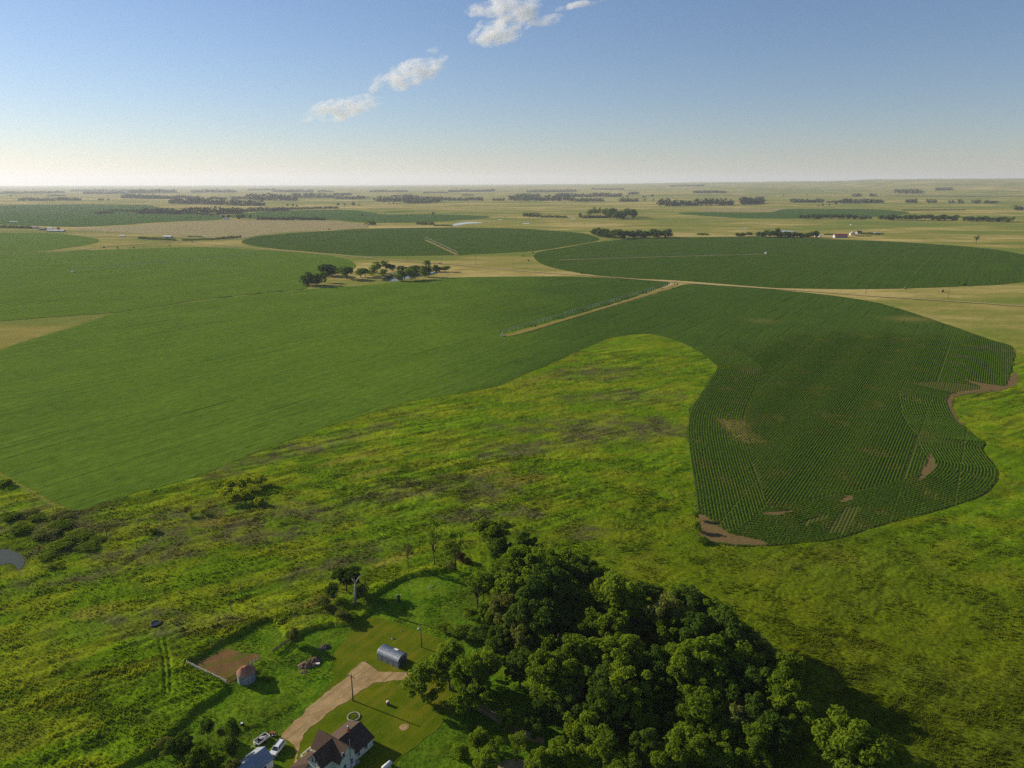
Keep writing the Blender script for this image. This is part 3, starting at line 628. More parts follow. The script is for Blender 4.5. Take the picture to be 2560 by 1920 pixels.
# ------------------------------------------------------------------ small plants set out by geometry nodes (uncountable)
def scatter(name, pts, cols, scl, rot, variants, label, cat):
    """one object: every point carries an instance of one of the small plant meshes"""
    me = bpy.data.meshes.new(name); me.vertices.add(len(pts)); me.vertices.foreach_set('co', np.asarray(pts, np.float32).ravel())
    set_attr(me, 'Col', np.concatenate([cols, np.ones((len(cols), 1))], 1), 'FLOAT_COLOR')
    set_attr(me, 'scl', scl); set_attr(me, 'rot', np.stack([np.zeros(len(pts)), np.zeros(len(pts)), rot], 1), 'FLOAT_VECTOR')
    set_attr(me, 'var', rng.integers(0, len(variants), len(pts)), 'INT')
    o = link(name, me); ng = bpy.data.node_groups.new(name + '_nodes', 'GeometryNodeTree')
    ng.interface.new_socket('Geometry', in_out='INPUT', socket_type='NodeSocketGeometry'); ng.interface.new_socket('Geometry', in_out='OUTPUT', socket_type='NodeSocketGeometry')
    gi = ng.nodes.new('NodeGroupInput'); go = ng.nodes.new('NodeGroupOutput')
    jn = ng.nodes.new('GeometryNodeGeometryToInstance')
    for i, ob in enumerate(variants):
        oi = ng.nodes.new('GeometryNodeObjectInfo'); oi.inputs['Object'].default_value = ob; oi.inputs['As Instance'].default_value = True
        ng.links.new(oi.outputs['Geometry'], jn.inputs[0])
    ip = ng.nodes.new('GeometryNodeInstanceOnPoints'); ip.inputs['Pick Instance'].default_value = True
    def named(n, t):
        a = ng.nodes.new('GeometryNodeInputNamedAttribute'); a.data_type = t; a.inputs[0].default_value = n; return a.outputs[0]
    ng.links.new(gi.outputs[0], ip.inputs['Points']); ng.links.new(jn.outputs[0], ip.inputs['Instance'])
    ng.links.new(named('var', 'INT'), ip.inputs['Instance Index']); ng.links.new(named('rot', 'FLOAT_VECTOR'), ip.inputs['Rotation']); ng.links.new(named('scl', 'FLOAT'), ip.inputs['Scale'])
    ng.links.new(ip.outputs[0], go.inputs[0])
    md = o.modifiers.new('scatter', 'NODES'); md.node_group = ng
    return tag(o, label, cat, kind='stuff')
def plant_proto(name, kind, mat, seed):
    r = np.random.default_rng(seed); V = []; F = []
    if kind == 'grass':
        for i in range(11):
            a = r.uniform(0, 6.28); b = r.uniform(0, .32); h = r.uniform(.35, .8); lean = r.uniform(.15, .55); w = r.uniform(.05, .10)
            la = .5 + r.normal(0, .7)
            bx, by = b * math.cos(a), b * math.sin(a); dx, dy = math.cos(la) * lean, math.sin(la) * lean; wx, wy = -math.sin(a) * w, math.cos(a) * w
            k = len(V)
            V += [(bx - wx, by - wy, -.15), (bx + wx, by + wy, -.15), (bx + dx * .4 + wx * .8, by + dy * .4 + wy * .8, h * .65), (bx + dx * .4 - wx * .8, by + dy * .4 - wy * .8, h * .65), (bx + dx, by + dy, h)]
            F += [(k, k + 1, k + 2, k + 3), (k + 3, k + 2, k + 4)]
    else:
        for i in range(16):
            a = r.uniform(0, 6.28); el = r.uniform(.1, 1.4); R = .34; c = Vector((math.cos(a) * math.cos(el) * R, math.sin(a) * math.cos(el) * R, .12 + math.sin(el) * .36))
            n = (Vector((math.cos(a) * math.cos(el), math.sin(a) * math.cos(el), math.sin(el) + .4)) + Vector(r.normal(0, .35, 3))).normalized()
            t = n.orthogonal().normalized(); t = Matrix.Rotation(r.uniform(0, 6.28), 3, n) @ t; b = n.cross(t); s = r.uniform(.11, .17); k = len(V)
            V += [tuple(c + t * s), tuple(c + b * s * .8), tuple(c - t * s), tuple(c - b * s * .8)]; F.append((k, k + 1, k + 2, k + 3))
    me = bpy.data.meshes.new(name); me.from_pydata([tuple(v) for v in V], [], F); me.update(); me.materials.append(mat)
    return bpy.data.objects.new(name, me)                       # not linked: only used through the node group
def fan_points(n, r0, r1, amax):
    r = np.sqrt(rng.uniform(0, 1, n) * (r1 * r1 - r0 * r0) + r0 * r0); a = np.radians(rng.uniform(-amax, amax, n)); return r * np.sin(a), r * np.cos(a)
gx = []; gy = []
for n, r0, r1 in ((95000, 115, 210), (75000, 210, 330), (50000, 330, 560)):
    a, b = fan_points(n, r0, r1, 44); gx.append(a); gy.append(b)
gx = np.concatenate(gx); gy = np.concatenate(gy)
dl = sd_near(PG['low'], gx, gy, 8); df = fields_in(gx, gy)
keep = (df < -.6) & (sd_near(PG['lawn'], gx, gy, 4) < -.3) & (sd_near(PG['drive'], gx, gy, 4) < -.3) & (sd_near(PG['corral'], gx, gy, 4) < -.3) & (sd_near(PG['pond'], gx, gy, 4) < 0) & (sd_near(PG['pondlow'], gx, gy, 4) < -.5)
dens = fbm(gx / 6, gy / 6, 140, 3); keep &= rng.uniform(0, 1, len(gx)) < .6 + .6 * smooth(.35, .65, dens)
gx, gy, dl, df = gx[keep], gy[keep], dl[keep], df[keep]
gzz = ground_z(gx, gy, dl, df); gc = ground_col(gx, gy, dl) * rng.uniform(.95, 1.4, (len(gx), 1)) * np.stack([rng.uniform(.9, 1.15, len(gx)), np.ones(len(gx)), rng.uniform(.8, 1.4, len(gx))], 1)
dens = dens[keep]
gs = rng.uniform(.30, .58, len(gx)) * np.where(dl > 0, .6, 1.0) * (.75 + .7 * smooth(.4, .7, dens)) * (1 + .0009 * np.hypot(gx, gy))
gp = [plant_proto('grass_tuft_shape', 'grass', M['tuft'], 3 + i) for i in range(4)]
scatter('meadow_grass', np.stack([gx, gy, gzz], 1), gc, gs, rng.uniform(-.6, .6, len(gx)), gp, 'long bent green and straw coloured meadow grass', 'grass')

# crop plants in rows
u_ = np.array([math.cos(math.radians(ROW_DEG)), math.sin(math.radians(ROW_DEG))]); v_ = np.array([-u_[1], u_[0]]); ROWSP, STEP, HEAD = 1.35, .42, 30.0
lo = PG['rows'].min(0); hi = PG['rows'].max(0); cen = (lo + hi) / 2; R_ = np.hypot(*(hi - lo)) / 2
ii, jj = np.meshgrid(np.arange(-R_, R_, STEP), np.arange(-R_, R_, ROWSP)); Xs = cen[0] + ii * u_[0] + jj * v_[0]; Ys = cen[1] + ii * u_[1] + jj * v_[1]
Xs, Ys = Xs.ravel(), Ys.ravel()
k = (Ys > 180) & (sdist(PG['rows'], Xs, Ys) > -60); Xs, Ys = Xs[k], Ys[k]; dm = sdist(PG['main'], Xs, Ys); k = dm > .4; Xs, Ys, dm = Xs[k], Ys[k], dm[k]
edge = catmull([G(*p) for p in [(1736, 872), (1782, 906), (1788, 926), (1759, 972), (1730, 1018), (1718, 1065), (1722, 1134), (1734, 1215), (1742, 1285), (1748, 1320), (1762, 1352),
    (1839, 1366), (1919, 1365), (1998, 1358), (2078, 1350), (2137, 1333), (2217, 1309), (2316, 1284), (2396, 1260), (2456, 1237), (2487, 1205), (2493, 1181), (2483, 1162), (2464, 1138), (2455, 1122), (2462, 1106), (2436, 1090),
    (2416, 1070), (2396, 1052), (2378, 1020), (2374, 998), (2398, 984)]], 8, False)
edge = np.array(edge); seg = np.hypot(*np.diff(edge, axis=0).T); s_ = np.concatenate([[0], np.cumsum(seg)])
def edge_dist(X, Y):
    d = np.full(X.shape, 1e9)
    for i in range(0, len(edge) - 1):
        ex, ey = edge[i + 1] - edge[i]; L = ex * ex + ey * ey + 1e-9; t = np.clip(((X - edge[i, 0]) * ex + (Y - edge[i, 1]) * ey) / L, 0, 1)
        d = np.minimum(d, np.hypot(X - edge[i, 0] - t * ex, Y - edge[i, 1] - t * ey))
    return d
de = edge_dist(Xs, Ys); hw = HEAD + 6 * (vnoise(Xs / 60, Ys / 60, 150) - .5); k = de > hw; Xs, Ys = Xs[k], Ys[k]
cx_, cy_ = [], []
for q in np.arange(.8, HEAD + 4, ROWSP):
    t = np.arange(0, s_[-1], STEP); ex = np.interp(t, s_, edge[:, 0]); ey = np.interp(t, s_, edge[:, 1]); tx = np.gradient(ex); ty = np.gradient(ey); L = np.hypot(tx, ty) + 1e-9
    cx_.append(ex - ty / L * q); cy_.append(ey + tx / L * q)
    cx_.append(ex + ty / L * q); cy_.append(ey - tx / L * q)
cx_ = np.concatenate(cx_); cy_ = np.concatenate(cy_); qs = np.repeat(np.arange(.8, HEAD + 4, ROWSP), len(t) * 2)
k = sdist(PG['main'], cx_, cy_) > .4; cx_, cy_, qs = cx_[k], cy_[k], qs[k]; dd = edge_dist(cx_, cy_); hw = HEAD + 6 * (vnoise(cx_ / 60, cy_ / 60, 150) - .5)
k = (np.abs(dd - qs) < .25) & (dd < hw - .6); cx_, cy_ = cx_[k], cy_[k]
Xs = np.concatenate([Xs, cx_]); Ys = np.concatenate([Ys, cy_])
Xs = Xs + rng.normal(0, .06, len(Xs)); Ys = Ys + rng.normal(0, .06, len(Ys))
k = rng.uniform(0, 1, len(Xs)) < row_w(Xs, Ys) * 1.15
for s in SOIL: k &= sd_near(s, Xs, Ys, 3) < .3
thin = fbm(Xs / 14, Ys / 14, 160, 4) + .40 * np.exp(-((Xs - G(1838, 1078)[0]) ** 2 / 60 + (Ys - G(1838, 1078)[1]) ** 2 / 500)); k &= rng.uniform(0, 1, len(Xs)) < .45 + 1.2 * smooth(.80, .60, thin)
across = (Xs * v_[0] + Ys * v_[1]); wheel = vnoise(across / 1.3, np.zeros_like(across), 170); k &= ~((wheel > .93) & (rng.uniform(0, 1, len(Xs)) < .8))
for (a, b) in (((2075, 1330), (2120, 1270)), ((2100, 1330), (2140, 1270)), ((2010, 1310), (2060, 1290))):       # ruts
    A, B = np.array(G(*a)), np.array(G(*b)); t = np.clip(((Xs - A[0]) * (B - A)[0] + (Ys - A[1]) * (B - A)[1]) / ((B - A) ** 2).sum(), 0, 1); k &= np.hypot(Xs - A[0] - t * (B - A)[0], Ys - A[1] - t * (B - A)[1]) > 1.4
Xs, Ys, thin = Xs[k], Ys[k], thin[k]
pc = np.tile(np.array([.100, .205, .016]), (len(Xs), 1)); pc = lerp(pc, (.15, .20, .022), smooth(.56, .75, thin)); pc = pc * rng.uniform(.8, 1.25, (len(Xs), 1))
cp = [plant_proto('crop_plant_shape', 'crop', M['tuft'], 30 + i) for i in range(4)]
scatter('crop_plants', np.stack([Xs, Ys, np.full(len(Xs), .05)], 1), pc, rng.uniform(.85, 1.2, len(Xs)), rng.uniform(0, 6.28, len(Xs)), cp, 'low leafy green crop plants in straight and curving rows', 'crop rows')
print('tufts', len(gx), 'crop plants', len(Xs))

# ------------------------------------------------------------------ trees
def leaf_cloud(r, cen, rad, per, size, up=.3, nj=.75, shell=(.72, 1.06)):
    """leaf sprays over clumps: verts, quads"""
    n = len(cen) * per; ci = np.repeat(np.arange(len(cen)), per); d = r.normal(0, 1, (n, 3)); d[:, 2] += up; d /= np.linalg.norm(d, axis=1)[:, None]
    c = cen[ci] + d * (rad[ci] * r.uniform(*shell, n))[:, None] * np.array([1, 1, .82])
    nn = d + r.normal(0, nj, (n, 3)); nn /= np.linalg.norm(nn, axis=1)[:, None]
    t = np.cross(nn, r.normal(0, 1, (n, 3))); t /= np.linalg.norm(t, axis=1)[:, None]; b = np.cross(nn, t); s = r.uniform(.6, 1.3, n)[:, None] * size
    q = np.stack([c + t * s, c + b * s * .62, c - t * s, c - b * s * .62], 1).reshape(-1, 3)
    return q, np.arange(n * 4).reshape(n, 4)
def make_tree(seed, h=11.0, rad=5.0, clumps=46, per=130, leaf=.30, bare=.22, cr=(.22, .36), limbs=9, trunk_r=.30, lean=0.0, nj=.5):
    r = np.random.default_rng(seed); zc = h * (bare + 1) / 2; hz = h * (1 - bare) / 2
    cen = []
    nl = int(r.integers(4, 7)); lobes = []
    for q in range(nl):
        a_ = 2 * math.pi * q / nl + r.uniform(-.5, .5); d_ = rad * r.uniform(.22, .55); lobes.append((d_ * math.cos(a_), d_ * math.sin(a_), zc + hz * r.uniform(-.45, .55), r.uniform(.36, .58)))
    lobes.append((r.normal(0, rad * .1), r.normal(0, rad * .1), zc + hz * .35, .55))
    while len(cen) < clumps:
        lx, ly, lz, lr = lobes[int(r.integers(0, len(lobes)))]
        p = r.normal(0, 1, 3); p /= np.linalg.norm(p); p *= r.uniform(.5, 1) ** .5
        z_ = lz + p[2] * lr * hz * 1.15
        if z_ > h * .97 or z_ < h * bare * .8: continue
        cen.append((lx + p[0] * lr * rad, ly + p[1] * lr * rad, z_))
    cen = np.array(cen); cen[:, :2] += r.normal(0, rad * .06, 2); rd = r.uniform(*cr, clumps) * rad
    V, Q = leaf_cloud(r, cen, rd, per, leaf, .3, nj); crown = mesh_np('crown', V, Q)
    b = MB(); top = Vector((lean + r.normal(0, .2), r.normal(0, .2), h * .72)); mid = Vector((lean * .3 + r.normal(0, .12), r.normal(0, .12), h * .32))
    b.tube([(0, 0, -.5), (0, 0, .3), mid, top], [trunk_r * 1.35, trunk_r, trunk_r * .8, trunk_r * .18], 7)
    for i in r.choice(clumps, limbs, replace=False):
        e = Vector(cen[i]); s0 = mid.lerp(top, r.uniform(0, .55)) if r.random() > .3 else Vector((0, 0, .3)).lerp(mid, .8)
        m_ = s0.lerp(e, .5) + Vector((r.normal(0, .25), r.normal(0, .25), -.3)); b.tube([s0, m_, e], [trunk_r * .5, trunk_r * .33, trunk_r * .1], 5, False)
    return b.mesh('trunk', True), crown
NEAR = [make_tree(100 + i, 11, 5, 64, 135, .27, .14, (.13, .27)) for i in range(8)]
NEAR_BRIGHT = [make_tree(200 + i, 10, 5, 80, 130, .25, .12, (.14, .26)) for i in range(4)]
SPARSE = [make_tree(300 + i, 11, 4, 24, 70, .22, .35, (.18, .30), 16, .24) for i in range(3)]
MID = [make_tree(400 + i, 11, 5, 30, 60, .50, .0, (.26, .42), 6, .3) for i in range(5)]
MIDTALL = [make_tree(450 + i, 12, 3.4, 22, 50, .45, .22, (.26, .42), 8, .28) for i in range(3)]
FAR = [make_tree(500 + i, 10, 5.2, 14, 20, 1.0, .06, (.34, .5), 3, .3) for i in range(4)]
BUSH = [make_tree(600 + i, 2.4, 1.7, 22, 90, .14, .0, (.28, .45), 3, .06, 0, .3) for i in range(4)]
JUN = [make_tree(650, 9, 2.2, 40, 110, .2, .03, (.3, .5), 4, .2)]
TALLB = [make_tree(680 + i, 5, 2.6, 30, 120, .18, .05, (.24, .40), 5, .1, 0, .4) for i in range(3)]
def put_tree(name, bank, loc, h, rad, mat, label, cat, group=None, rz=None, bark='bark'):
    tm, cm = bank[random.randrange(len(bank))]
    bb = cm; hh = max(v for v in (cm.get('h', 0),)) if 'h' in cm else None
    if hh is None:
        co = np.empty(len(cm.vertices) * 3, np.float32); cm.vertices.foreach_get('co', co); co = co.reshape(-1, 3)
        cm['h'] = float(co[:, 2].max()); cm['r'] = float(np.percentile(np.hypot(co[:, 0], co[:, 1]), 97))
    e = empty(name, loc, random.uniform(0, 6.28) if rz is None else rz); e.scale = (rad / cm['r'], rad / cm['r'], h / cm['h'])
    tk = tm.copy() if not tm.materials else tm
    if not tm.materials: tm.materials.append(M[bark]); tk = tm
    t = link('trunk', tk, None, e)
    key = cm.name + mat
    if key not in CROWN: c2 = cm.copy(); c2.materials.clear(); c2.materials.append(M[mat]); CROWN[key] = c2
    link('crown', CROWN[key], None, e)
    return tag(e, label, cat, group)
CROWN = {}
_ONES = ['', 'first', 'second', 'third', 'fourth', 'fifth', 'sixth', 'seventh', 'eighth', 'ninth', 'tenth', 'eleventh', 'twelfth', 'thirteenth', 'fourteenth', 'fifteenth', 'sixteenth', 'seventeenth', 'eighteenth', 'nineteenth', 'twentieth']
def nth(i): return _ONES[i] if i <= 20 else {2: 'twenty-', 3: 'thirty-'}[i // 10] + _ONES[i % 10] if i % 10 else {30: 'thirtieth'}[i]
TREES_XY = []
def crown_tree(px, py, rpx, bank, mat, label, group=None, hr=2.25, zbase=0.0, name='tree', bare=.22, cat='tree'):
    """placed by where its crown shows: centre pixel and crown radius"""
    z = zbase + 6.5
    for _ in range(6):
        x, y = G(px, py, z); v = Vector((x, y, z)); r = rpx / ppm(v); h = r * hr; z = zbase + h * (bare + 1) / 2
    gz = gz1(x, y); TREES_XY.append((x, y, r))
    return put_tree(name, bank, (x, y, gz - .1), h + (zbase - gz), r, mat, label, cat, group)
def base_tree(px, py, hpx, rpx, bank, mat, label, group=None, name='tree', zbase=0.0, cat='tree'):
    """placed by the foot of the trunk: pixel, height and crown radius in pixels"""
    v = P(px, py, zbase); k = ppm(v); dep = math.atan2(CAM_H - v.z, math.hypot(v.x, v.y))
    return put_tree(name, bank, v, hpx / k / math.cos(dep), rpx / k, mat, label, cat, group)

# the dense grove right of the farmyard: crown centre x, y, radius
GROVE = [(1223, 1328, 30), (1262, 1372, 32), (1321, 1365, 38), (1285, 1408, 36), (1345, 1415, 40), (1400, 1425, 42), (1460, 1432, 40), (1510, 1452, 38), (1255, 1462, 38), (1310, 1480, 42), (1370, 1475, 42), (1432, 1490, 44),
    (1492, 1500, 44), (1552, 1490, 42), (1606, 1503, 40), (1268, 1530, 34), (1330, 1545, 42), (1398, 1548, 46), (1465, 1560, 46), (1530, 1565, 46), (1594, 1560, 44), (1655, 1530, 42), (1712, 1512, 42), (1766, 1540, 40),
    (1680, 1585, 46), (1742, 1592, 46), (1806, 1575, 42), (1862, 1592, 38), (1350, 1612, 40), (1420, 1625, 44), (1490, 1635, 44), (1560, 1640, 44), (1640, 1650, 46), (1710, 1662, 46), (1776, 1655, 48), (1840, 1645, 46), (1900, 1635, 38),
    (1950, 1668, 38), (1880, 1700, 46), (1945, 1722, 44), (1820, 1725, 46), (1760, 1735, 40), (1700, 1740, 34), (1440, 1690, 44), (1505, 1705, 44), (1572, 1712, 40), (1972, 1768, 38), (1900, 1772, 44), (1840, 1795, 42),
    (1640, 1745, 32), (1690, 1810, 34), (1620, 1808, 30), (1930, 1830, 42), (1870, 1850, 44), (1310, 1588, 34), (1262, 1604, 28), (1300, 1655, 32), (1365, 1668, 36), (1420, 1755, 40), (1490, 1762, 40), (1560, 1775, 38), (1348, 1780, 30), (1750, 1785, 38), (1605, 1862, 40), (1655, 1700, 40), (1208, 1458, 26), (1224, 1522, 28), (1240, 1592, 28)]
_rows = {}
for q in sorted(GROVE): _rows.setdefault(int((q[1] - 1300) // 60), []).append(q)
for i, (x, y, r) in enumerate(GROVE):
    _b = int((y - 1300) // 60); _k = sorted(_rows).index(_b) + 1; _j = _rows[_b].index((x, y, r)) + 1
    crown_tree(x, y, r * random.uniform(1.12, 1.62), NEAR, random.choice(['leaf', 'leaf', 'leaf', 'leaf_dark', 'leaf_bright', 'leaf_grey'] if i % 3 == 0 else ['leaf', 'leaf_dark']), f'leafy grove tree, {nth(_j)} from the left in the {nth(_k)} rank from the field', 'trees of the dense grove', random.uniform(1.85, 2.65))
BRIGHT = [(1450, 1812, 52, 'bright green tree at the bottom edge, first right of the yard path'), (1505, 1868, 54, 'bright green tree at the bottom edge, second right of the yard path'), (1398, 1880, 46, 'bright green tree overhanging the dirt patch at the bottom'),
    (1715, 1868, 58, 'broad bright green tree at the bottom edge below the dark grove'), (1790, 1838, 46, 'bright green tree tucked behind the broad one below the grove'), (1650, 1895, 44, 'bright green treetop cut by the bottom edge, centre'),
    (1800, 1910, 46, 'bright treetop cut by the bottom edge left of the shadow'), (1560, 1920, 44, 'bright treetop cut by the bottom edge between two taller ones'), (1340, 1905, 40, 'bright treetop at the bottom edge right of the dirt patch'), (1900, 1905, 40, 'bright treetop cut by the bottom edge left of the lone tree')]
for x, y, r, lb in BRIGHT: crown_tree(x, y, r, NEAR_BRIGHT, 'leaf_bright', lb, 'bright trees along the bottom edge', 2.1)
crown_tree(2132, 1868, 92, NEAR_BRIGHT, 'leaf_bright', 'lone round bright green tree at the lower right, apart from the grove', None, 2.0)
YARD = [(1052, 1690, 46, 'leaf', NEAR, 'tall tree at the yard edge overhanging the arched metal shed'), (1122, 1650, 54, 'leaf', NEAR, 'broad yard tree right behind the arched metal shed'), (1172, 1700, 58, 'leaf', NEAR, 'big spreading yard tree with a thick bare trunk on the lawn'),
    (1208, 1652, 48, 'leaf_bright', NEAR, 'sunlit yard tree behind the big spreading one'), (1342, 1705, 52, 'leaf', SPARSE, 'open branched tree between the dirt path and the grove'), (1390, 1740, 40, 'leaf', NEAR, 'tree at the grove corner beside the dirt path'),
    (1268, 1790, 28, 'leaf_bright', NEAR, 'small bright tree beside the dirt path'), (1195, 1838, 30, 'leaf_bright', NEAR, 'small bright tree right of the lawn edge'), (1235, 1862, 30, 'leaf', SPARSE, 'crooked thin tree above the bottom dirt patch'),
    (1150, 1868, 22, 'leaf', BUSH, 'low bush at the lawn corner near the bottom'), (1290, 1858, 34, 'leaf', SPARSE, 'leaning open tree over the bottom dirt patch'), (1215, 1908, 36, 'leaf', NEAR, 'dark tree at the bottom edge left of the dirt patch')]
for x, y, r, m_, bk, lb in YARD: crown_tree(x, y, r, bk, m_, lb, 'trees around the lawn', 2.5, YZ, bare=.3)
base_tree(1086, 1411, 116, 26, SPARSE, 'leaf', 'tall thin half bare tree at the top corner of the yard', zbase=0)
base_tree(1138, 1421, 92, 34, SPARSE, 'leaf', 'open crowned tree beside the rusty bush', zbase=0)
base_tree(1235, 1404, 62, 32, SPARSE, 'leaf', 'many stemmed pale tree at the top edge of the grove', zbase=0)
base_tree(1020, 1415, 56, 17, SPARSE, 'leaf_grey', 'small nearly bare tree on the grassy bank above the yard', zbase=0)
base_tree(1195, 1520, 92, 40, SPARSE, 'leaf', 'thin branched tree at the left edge of the grove', zbase=YZ)
base_tree(1165, 1560, 40, 14, SPARSE, 'leaf', 'spindly sapling in the hollow left of the grove', zbase=YZ)
base_tree(866, 1478, 58, 34, NEAR, 'leaf_dark', 'dark bushy tree behind the dead white trunk', zbase=0)
base_tree(835, 1500, 40, 22, TALLB, 'leaf_dark', 'dark bush left of the dead white trunk', name='bush', cat='bush')
def bush(px, py, hpx, rpx, mat, lb, group=None, zb=0.0, bank=BUSH): return base_tree(px, py, hpx, rpx, bank, mat, lb, group, 'bush', zb, 'bush')
for x, y, h, r, lb in ((647, 1212, 26, 23, 'largest lime green shrub, upper right of the shrub group'), (566, 1240, 24, 18, 'lime shrub at the left end of the shrub group'), (583, 1226, 26, 17, 'lime shrub at the back left of the shrub group'),
        (607, 1222, 28, 20, 'tall lime shrub in the middle of the group'), (600, 1240, 22, 14, 'small lime shrub in the heart of the group'), (587, 1258, 26, 19, 'lime shrub at the front of the group'), (574, 1262, 18, 13, 'low lime shrub at the front left of the group'),
        (619, 1247, 20, 16, 'lime shrub at the right of the group'), (648, 1260, 18, 15, 'separate lime shrub lower right of the group'), (507, 1286, 15, 10, 'small lime shrub, right one of the lower trio'), (478, 1290, 13, 10, 'small lime shrub, lower one of the trio'),
        (466, 1276, 12, 9, 'small lime shrub, left one of the trio'), (383, 1330, 14, 13, 'lone low lime shrub right of the meadow pole')):
    bush(x, y, h, r, 'leaf_lime', lb, 'lime shrubs in the meadow')
for x, y, h, r, lb in ((1150, 1402, 28, 14, 'rust coloured dead bush under the trees'), (1170, 1408, 16, 10, 'smaller rust coloured bush beside the first')): bush(x, y, h, r, 'leaf_rust', lb, 'rusty bushes')
for x, y, h, r, m_, lb, zb in ((728, 1612, 44, 20, 'leaf_grey', 'grey green round bush above the rubble pile', YZ), (640, 1690, 16, 16, 'leaf', 'low bush right of the round grain bin', YZ), (668, 1700, 10, 12, 'leaf', 'small low bush further right of the grain bin', YZ),
        (808, 1520, 26, 20, 'leaf_grey', 'dry grey bush left of the dead trunk foot', 0), (905, 1498, 30, 22, 'leaf_grey', 'olive bush at the foot of the dead trunk', 0), (850, 1545, 20, 22, 'leaf_grey', 'pale dry bush below the dead trunk', 0), (880, 1552, 18, 16, 'leaf', 'green bush at the top of the yard', YZ),
        (1130, 1425, 18, 16, 'leaf_grey', 'pale twiggy bush left of the rusty bush', 0), (1150, 1590, 26, 26, 'leaf', 'rounded bush at the top right of the lawn', YZ), (1110, 1580, 20, 20, 'leaf', 'rounded bush beside the lamp pole', YZ), (1200, 1600, 30, 30, 'leaf_dark', 'dark bush between lawn and grove', YZ),
        (1235, 1570, 30, 24, 'leaf', 'bush filling the left edge of the grove', YZ), (1180, 1540, 22, 20, 'leaf', 'bush in the hollow beside the saplings', YZ), (1240, 1640, 30, 28, 'leaf', 'bush under the yard trees near the grove', YZ), (1300, 1630, 34, 30, 'leaf_dark', 'dark bush at the foot of the grove', YZ),
        (1745, 1330, 26, 14, 'leaf', 'weedy green bush at the bare corner of the field', 0), (1738, 1300, 22, 10, 'leaf', 'upper weedy bush at the bare corner of the field', 0), (1756, 1358, 14, 16, 'leaf', 'low weeds below the bare corner of the field', 0)):
    bush(x, y, h, r, m_, lb, 'bushes about the yard', zb, TALLB)
# lower left corner by the garage
for x, y, h, r, bk, m_, lb in ((590, 1905, 92, 24, JUN, 'leaf_dark', 'tall dark columnar tree left of the white garage'), (520, 1848, 46, 18, TALLB, 'leaf_dark', 'dark round tree in the weeds left of the garage'), (556, 1850, 34, 18, TALLB, 'leaf_grey', 'pale bush left of the columnar tree'),
        (452, 1905, 60, 36, NEAR, 'leaf_dark', 'dark tree at the lower left end of the yard bank'), (500, 1925, 56, 34, NEAR, 'leaf', 'green tree at the bottom edge left of the garage'), (545, 1935, 44, 30, NEAR, 'leaf', 'small tree at the bottom edge beside the garage wall'), (415, 1880, 40, 26, TALLB, 'leaf_grey', 'grey bush at the bottom left end of the bank'),
        (470, 1940, 40, 30, TALLB, 'leaf', 'bush cut by the bottom edge at left'), (585, 1950, 46, 22, TALLB, 'leaf_grey', 'pale bush against the garage corner')):
    base_tree(x, y, h, r, bk, m_, lb, 'trees left of the garage', zbase=YZ)
# reeds and weeds round the lower left pond
_pb = [110, 150, 190, 150.5, 215, 115, 130, 60, 30, 80, 10, 160, 240, 95]
for i, (x, y, h, r) in enumerate(((110, 1340, 22, 30), (150, 1318, 20, 26), (190, 1345, 20, 30), (150, 1372, 22, 28), (215, 1372, 16, 22), (115, 1395, 16, 18), (130, 1420, 14, 16), (60, 1325, 20, 26), (30, 1300, 22, 26), (80, 1290, 20, 24), (10, 1215, 26, 18), (160, 1290, 14, 24), (240, 1350, 12, 18), (95, 1300, 16, 18))):
    bush(x, y, h * .7, r * 1.25, random.choice(['leaf', 'leaf', 'leaf_grey']), f'low tangled bush near the lower left pond, {nth(1 + sorted(_pb).index(_pb[i]))} from the left', 'bushes beside the lower left pond', -.2)

# trees beside the far pond and along the nearer shelterbelts, each its own object
POND = [(772, 714, 32, 17, MID, 'dark round tree, leftmost at the pond clearing'), (792, 713, 26, 14, MID, 'dark tree right beside the leftmost clearing tree'), (811, 707, 25, 9, MID, 'small tree between the dark pair and the round tree'), (820, 690, 28, 20, MID, 'dark round tree behind the clearing'),
    (866, 697, 30, 17, MID, 'dark round tree in the middle of the clearing'), (902, 693, 22, 10, MID, 'pale tree at the left bank of the far pond'), (913, 692, 20, 8, MIDTALL, 'slim pale tree at the left bank of the far pond'), (930, 690, 26, 11, MID, 'rounded pale tree on the left pond bank'), (945, 682, 26, 9, MIDTALL, 'tall slim tree behind the left pond bank'),
    (965, 680, 26, 9, MIDTALL, 'tall slim tree at the back of the far pond'), (980, 679, 18, 11, MID, 'dark bushy tree at the back of the far pond'), (957, 688, 14, 10, MID, 'low bushy tree at the pond edge'), (1000, 702, 26, 11, MID, 'pale willowy tree at the front of the far pond'), (1012, 702, 24, 9, MIDTALL, 'slim tree at the front of the far pond'),
    (1026, 700, 26, 11, MID, 'leafy tree at the front right of the far pond'), (1038, 698, 28, 9, MIDTALL, 'dark leafy tree right of the pond centre'), (1063, 692, 24, 10, MID, 'tree on the right pond bank'), (1072, 692, 26, 8, MIDTALL, 'darker tree on the right pond bank'), (1064, 672, 20, 5, MIDTALL, 'slender tall tree behind the pond, left of a pair'), (1072, 672, 20, 5, MIDTALL, 'slender tall tree behind the pond, right of a pair'),
    (1090, 679, 15, 12, MID, 'dark bushy tree right behind the pond'), (1113, 679, 14, 9, MID, 'last low tree at the right end of the pond'), (1005, 680, 14, 12, MID, 'dark low tree at the back bank of the pond'), (1035, 679, 14, 14, MID, 'dark tree behind the pond centre'), (1056, 678, 13, 10, MID, 'low dark tree behind the right of the pond')]
for x, y, h, r, bk, lb in POND: base_tree(x, y, h * 1.1, r * 1.5, bk, 'leaf_dark' if 'dark' in lb else 'leaf', lb, 'trees around the far pond')
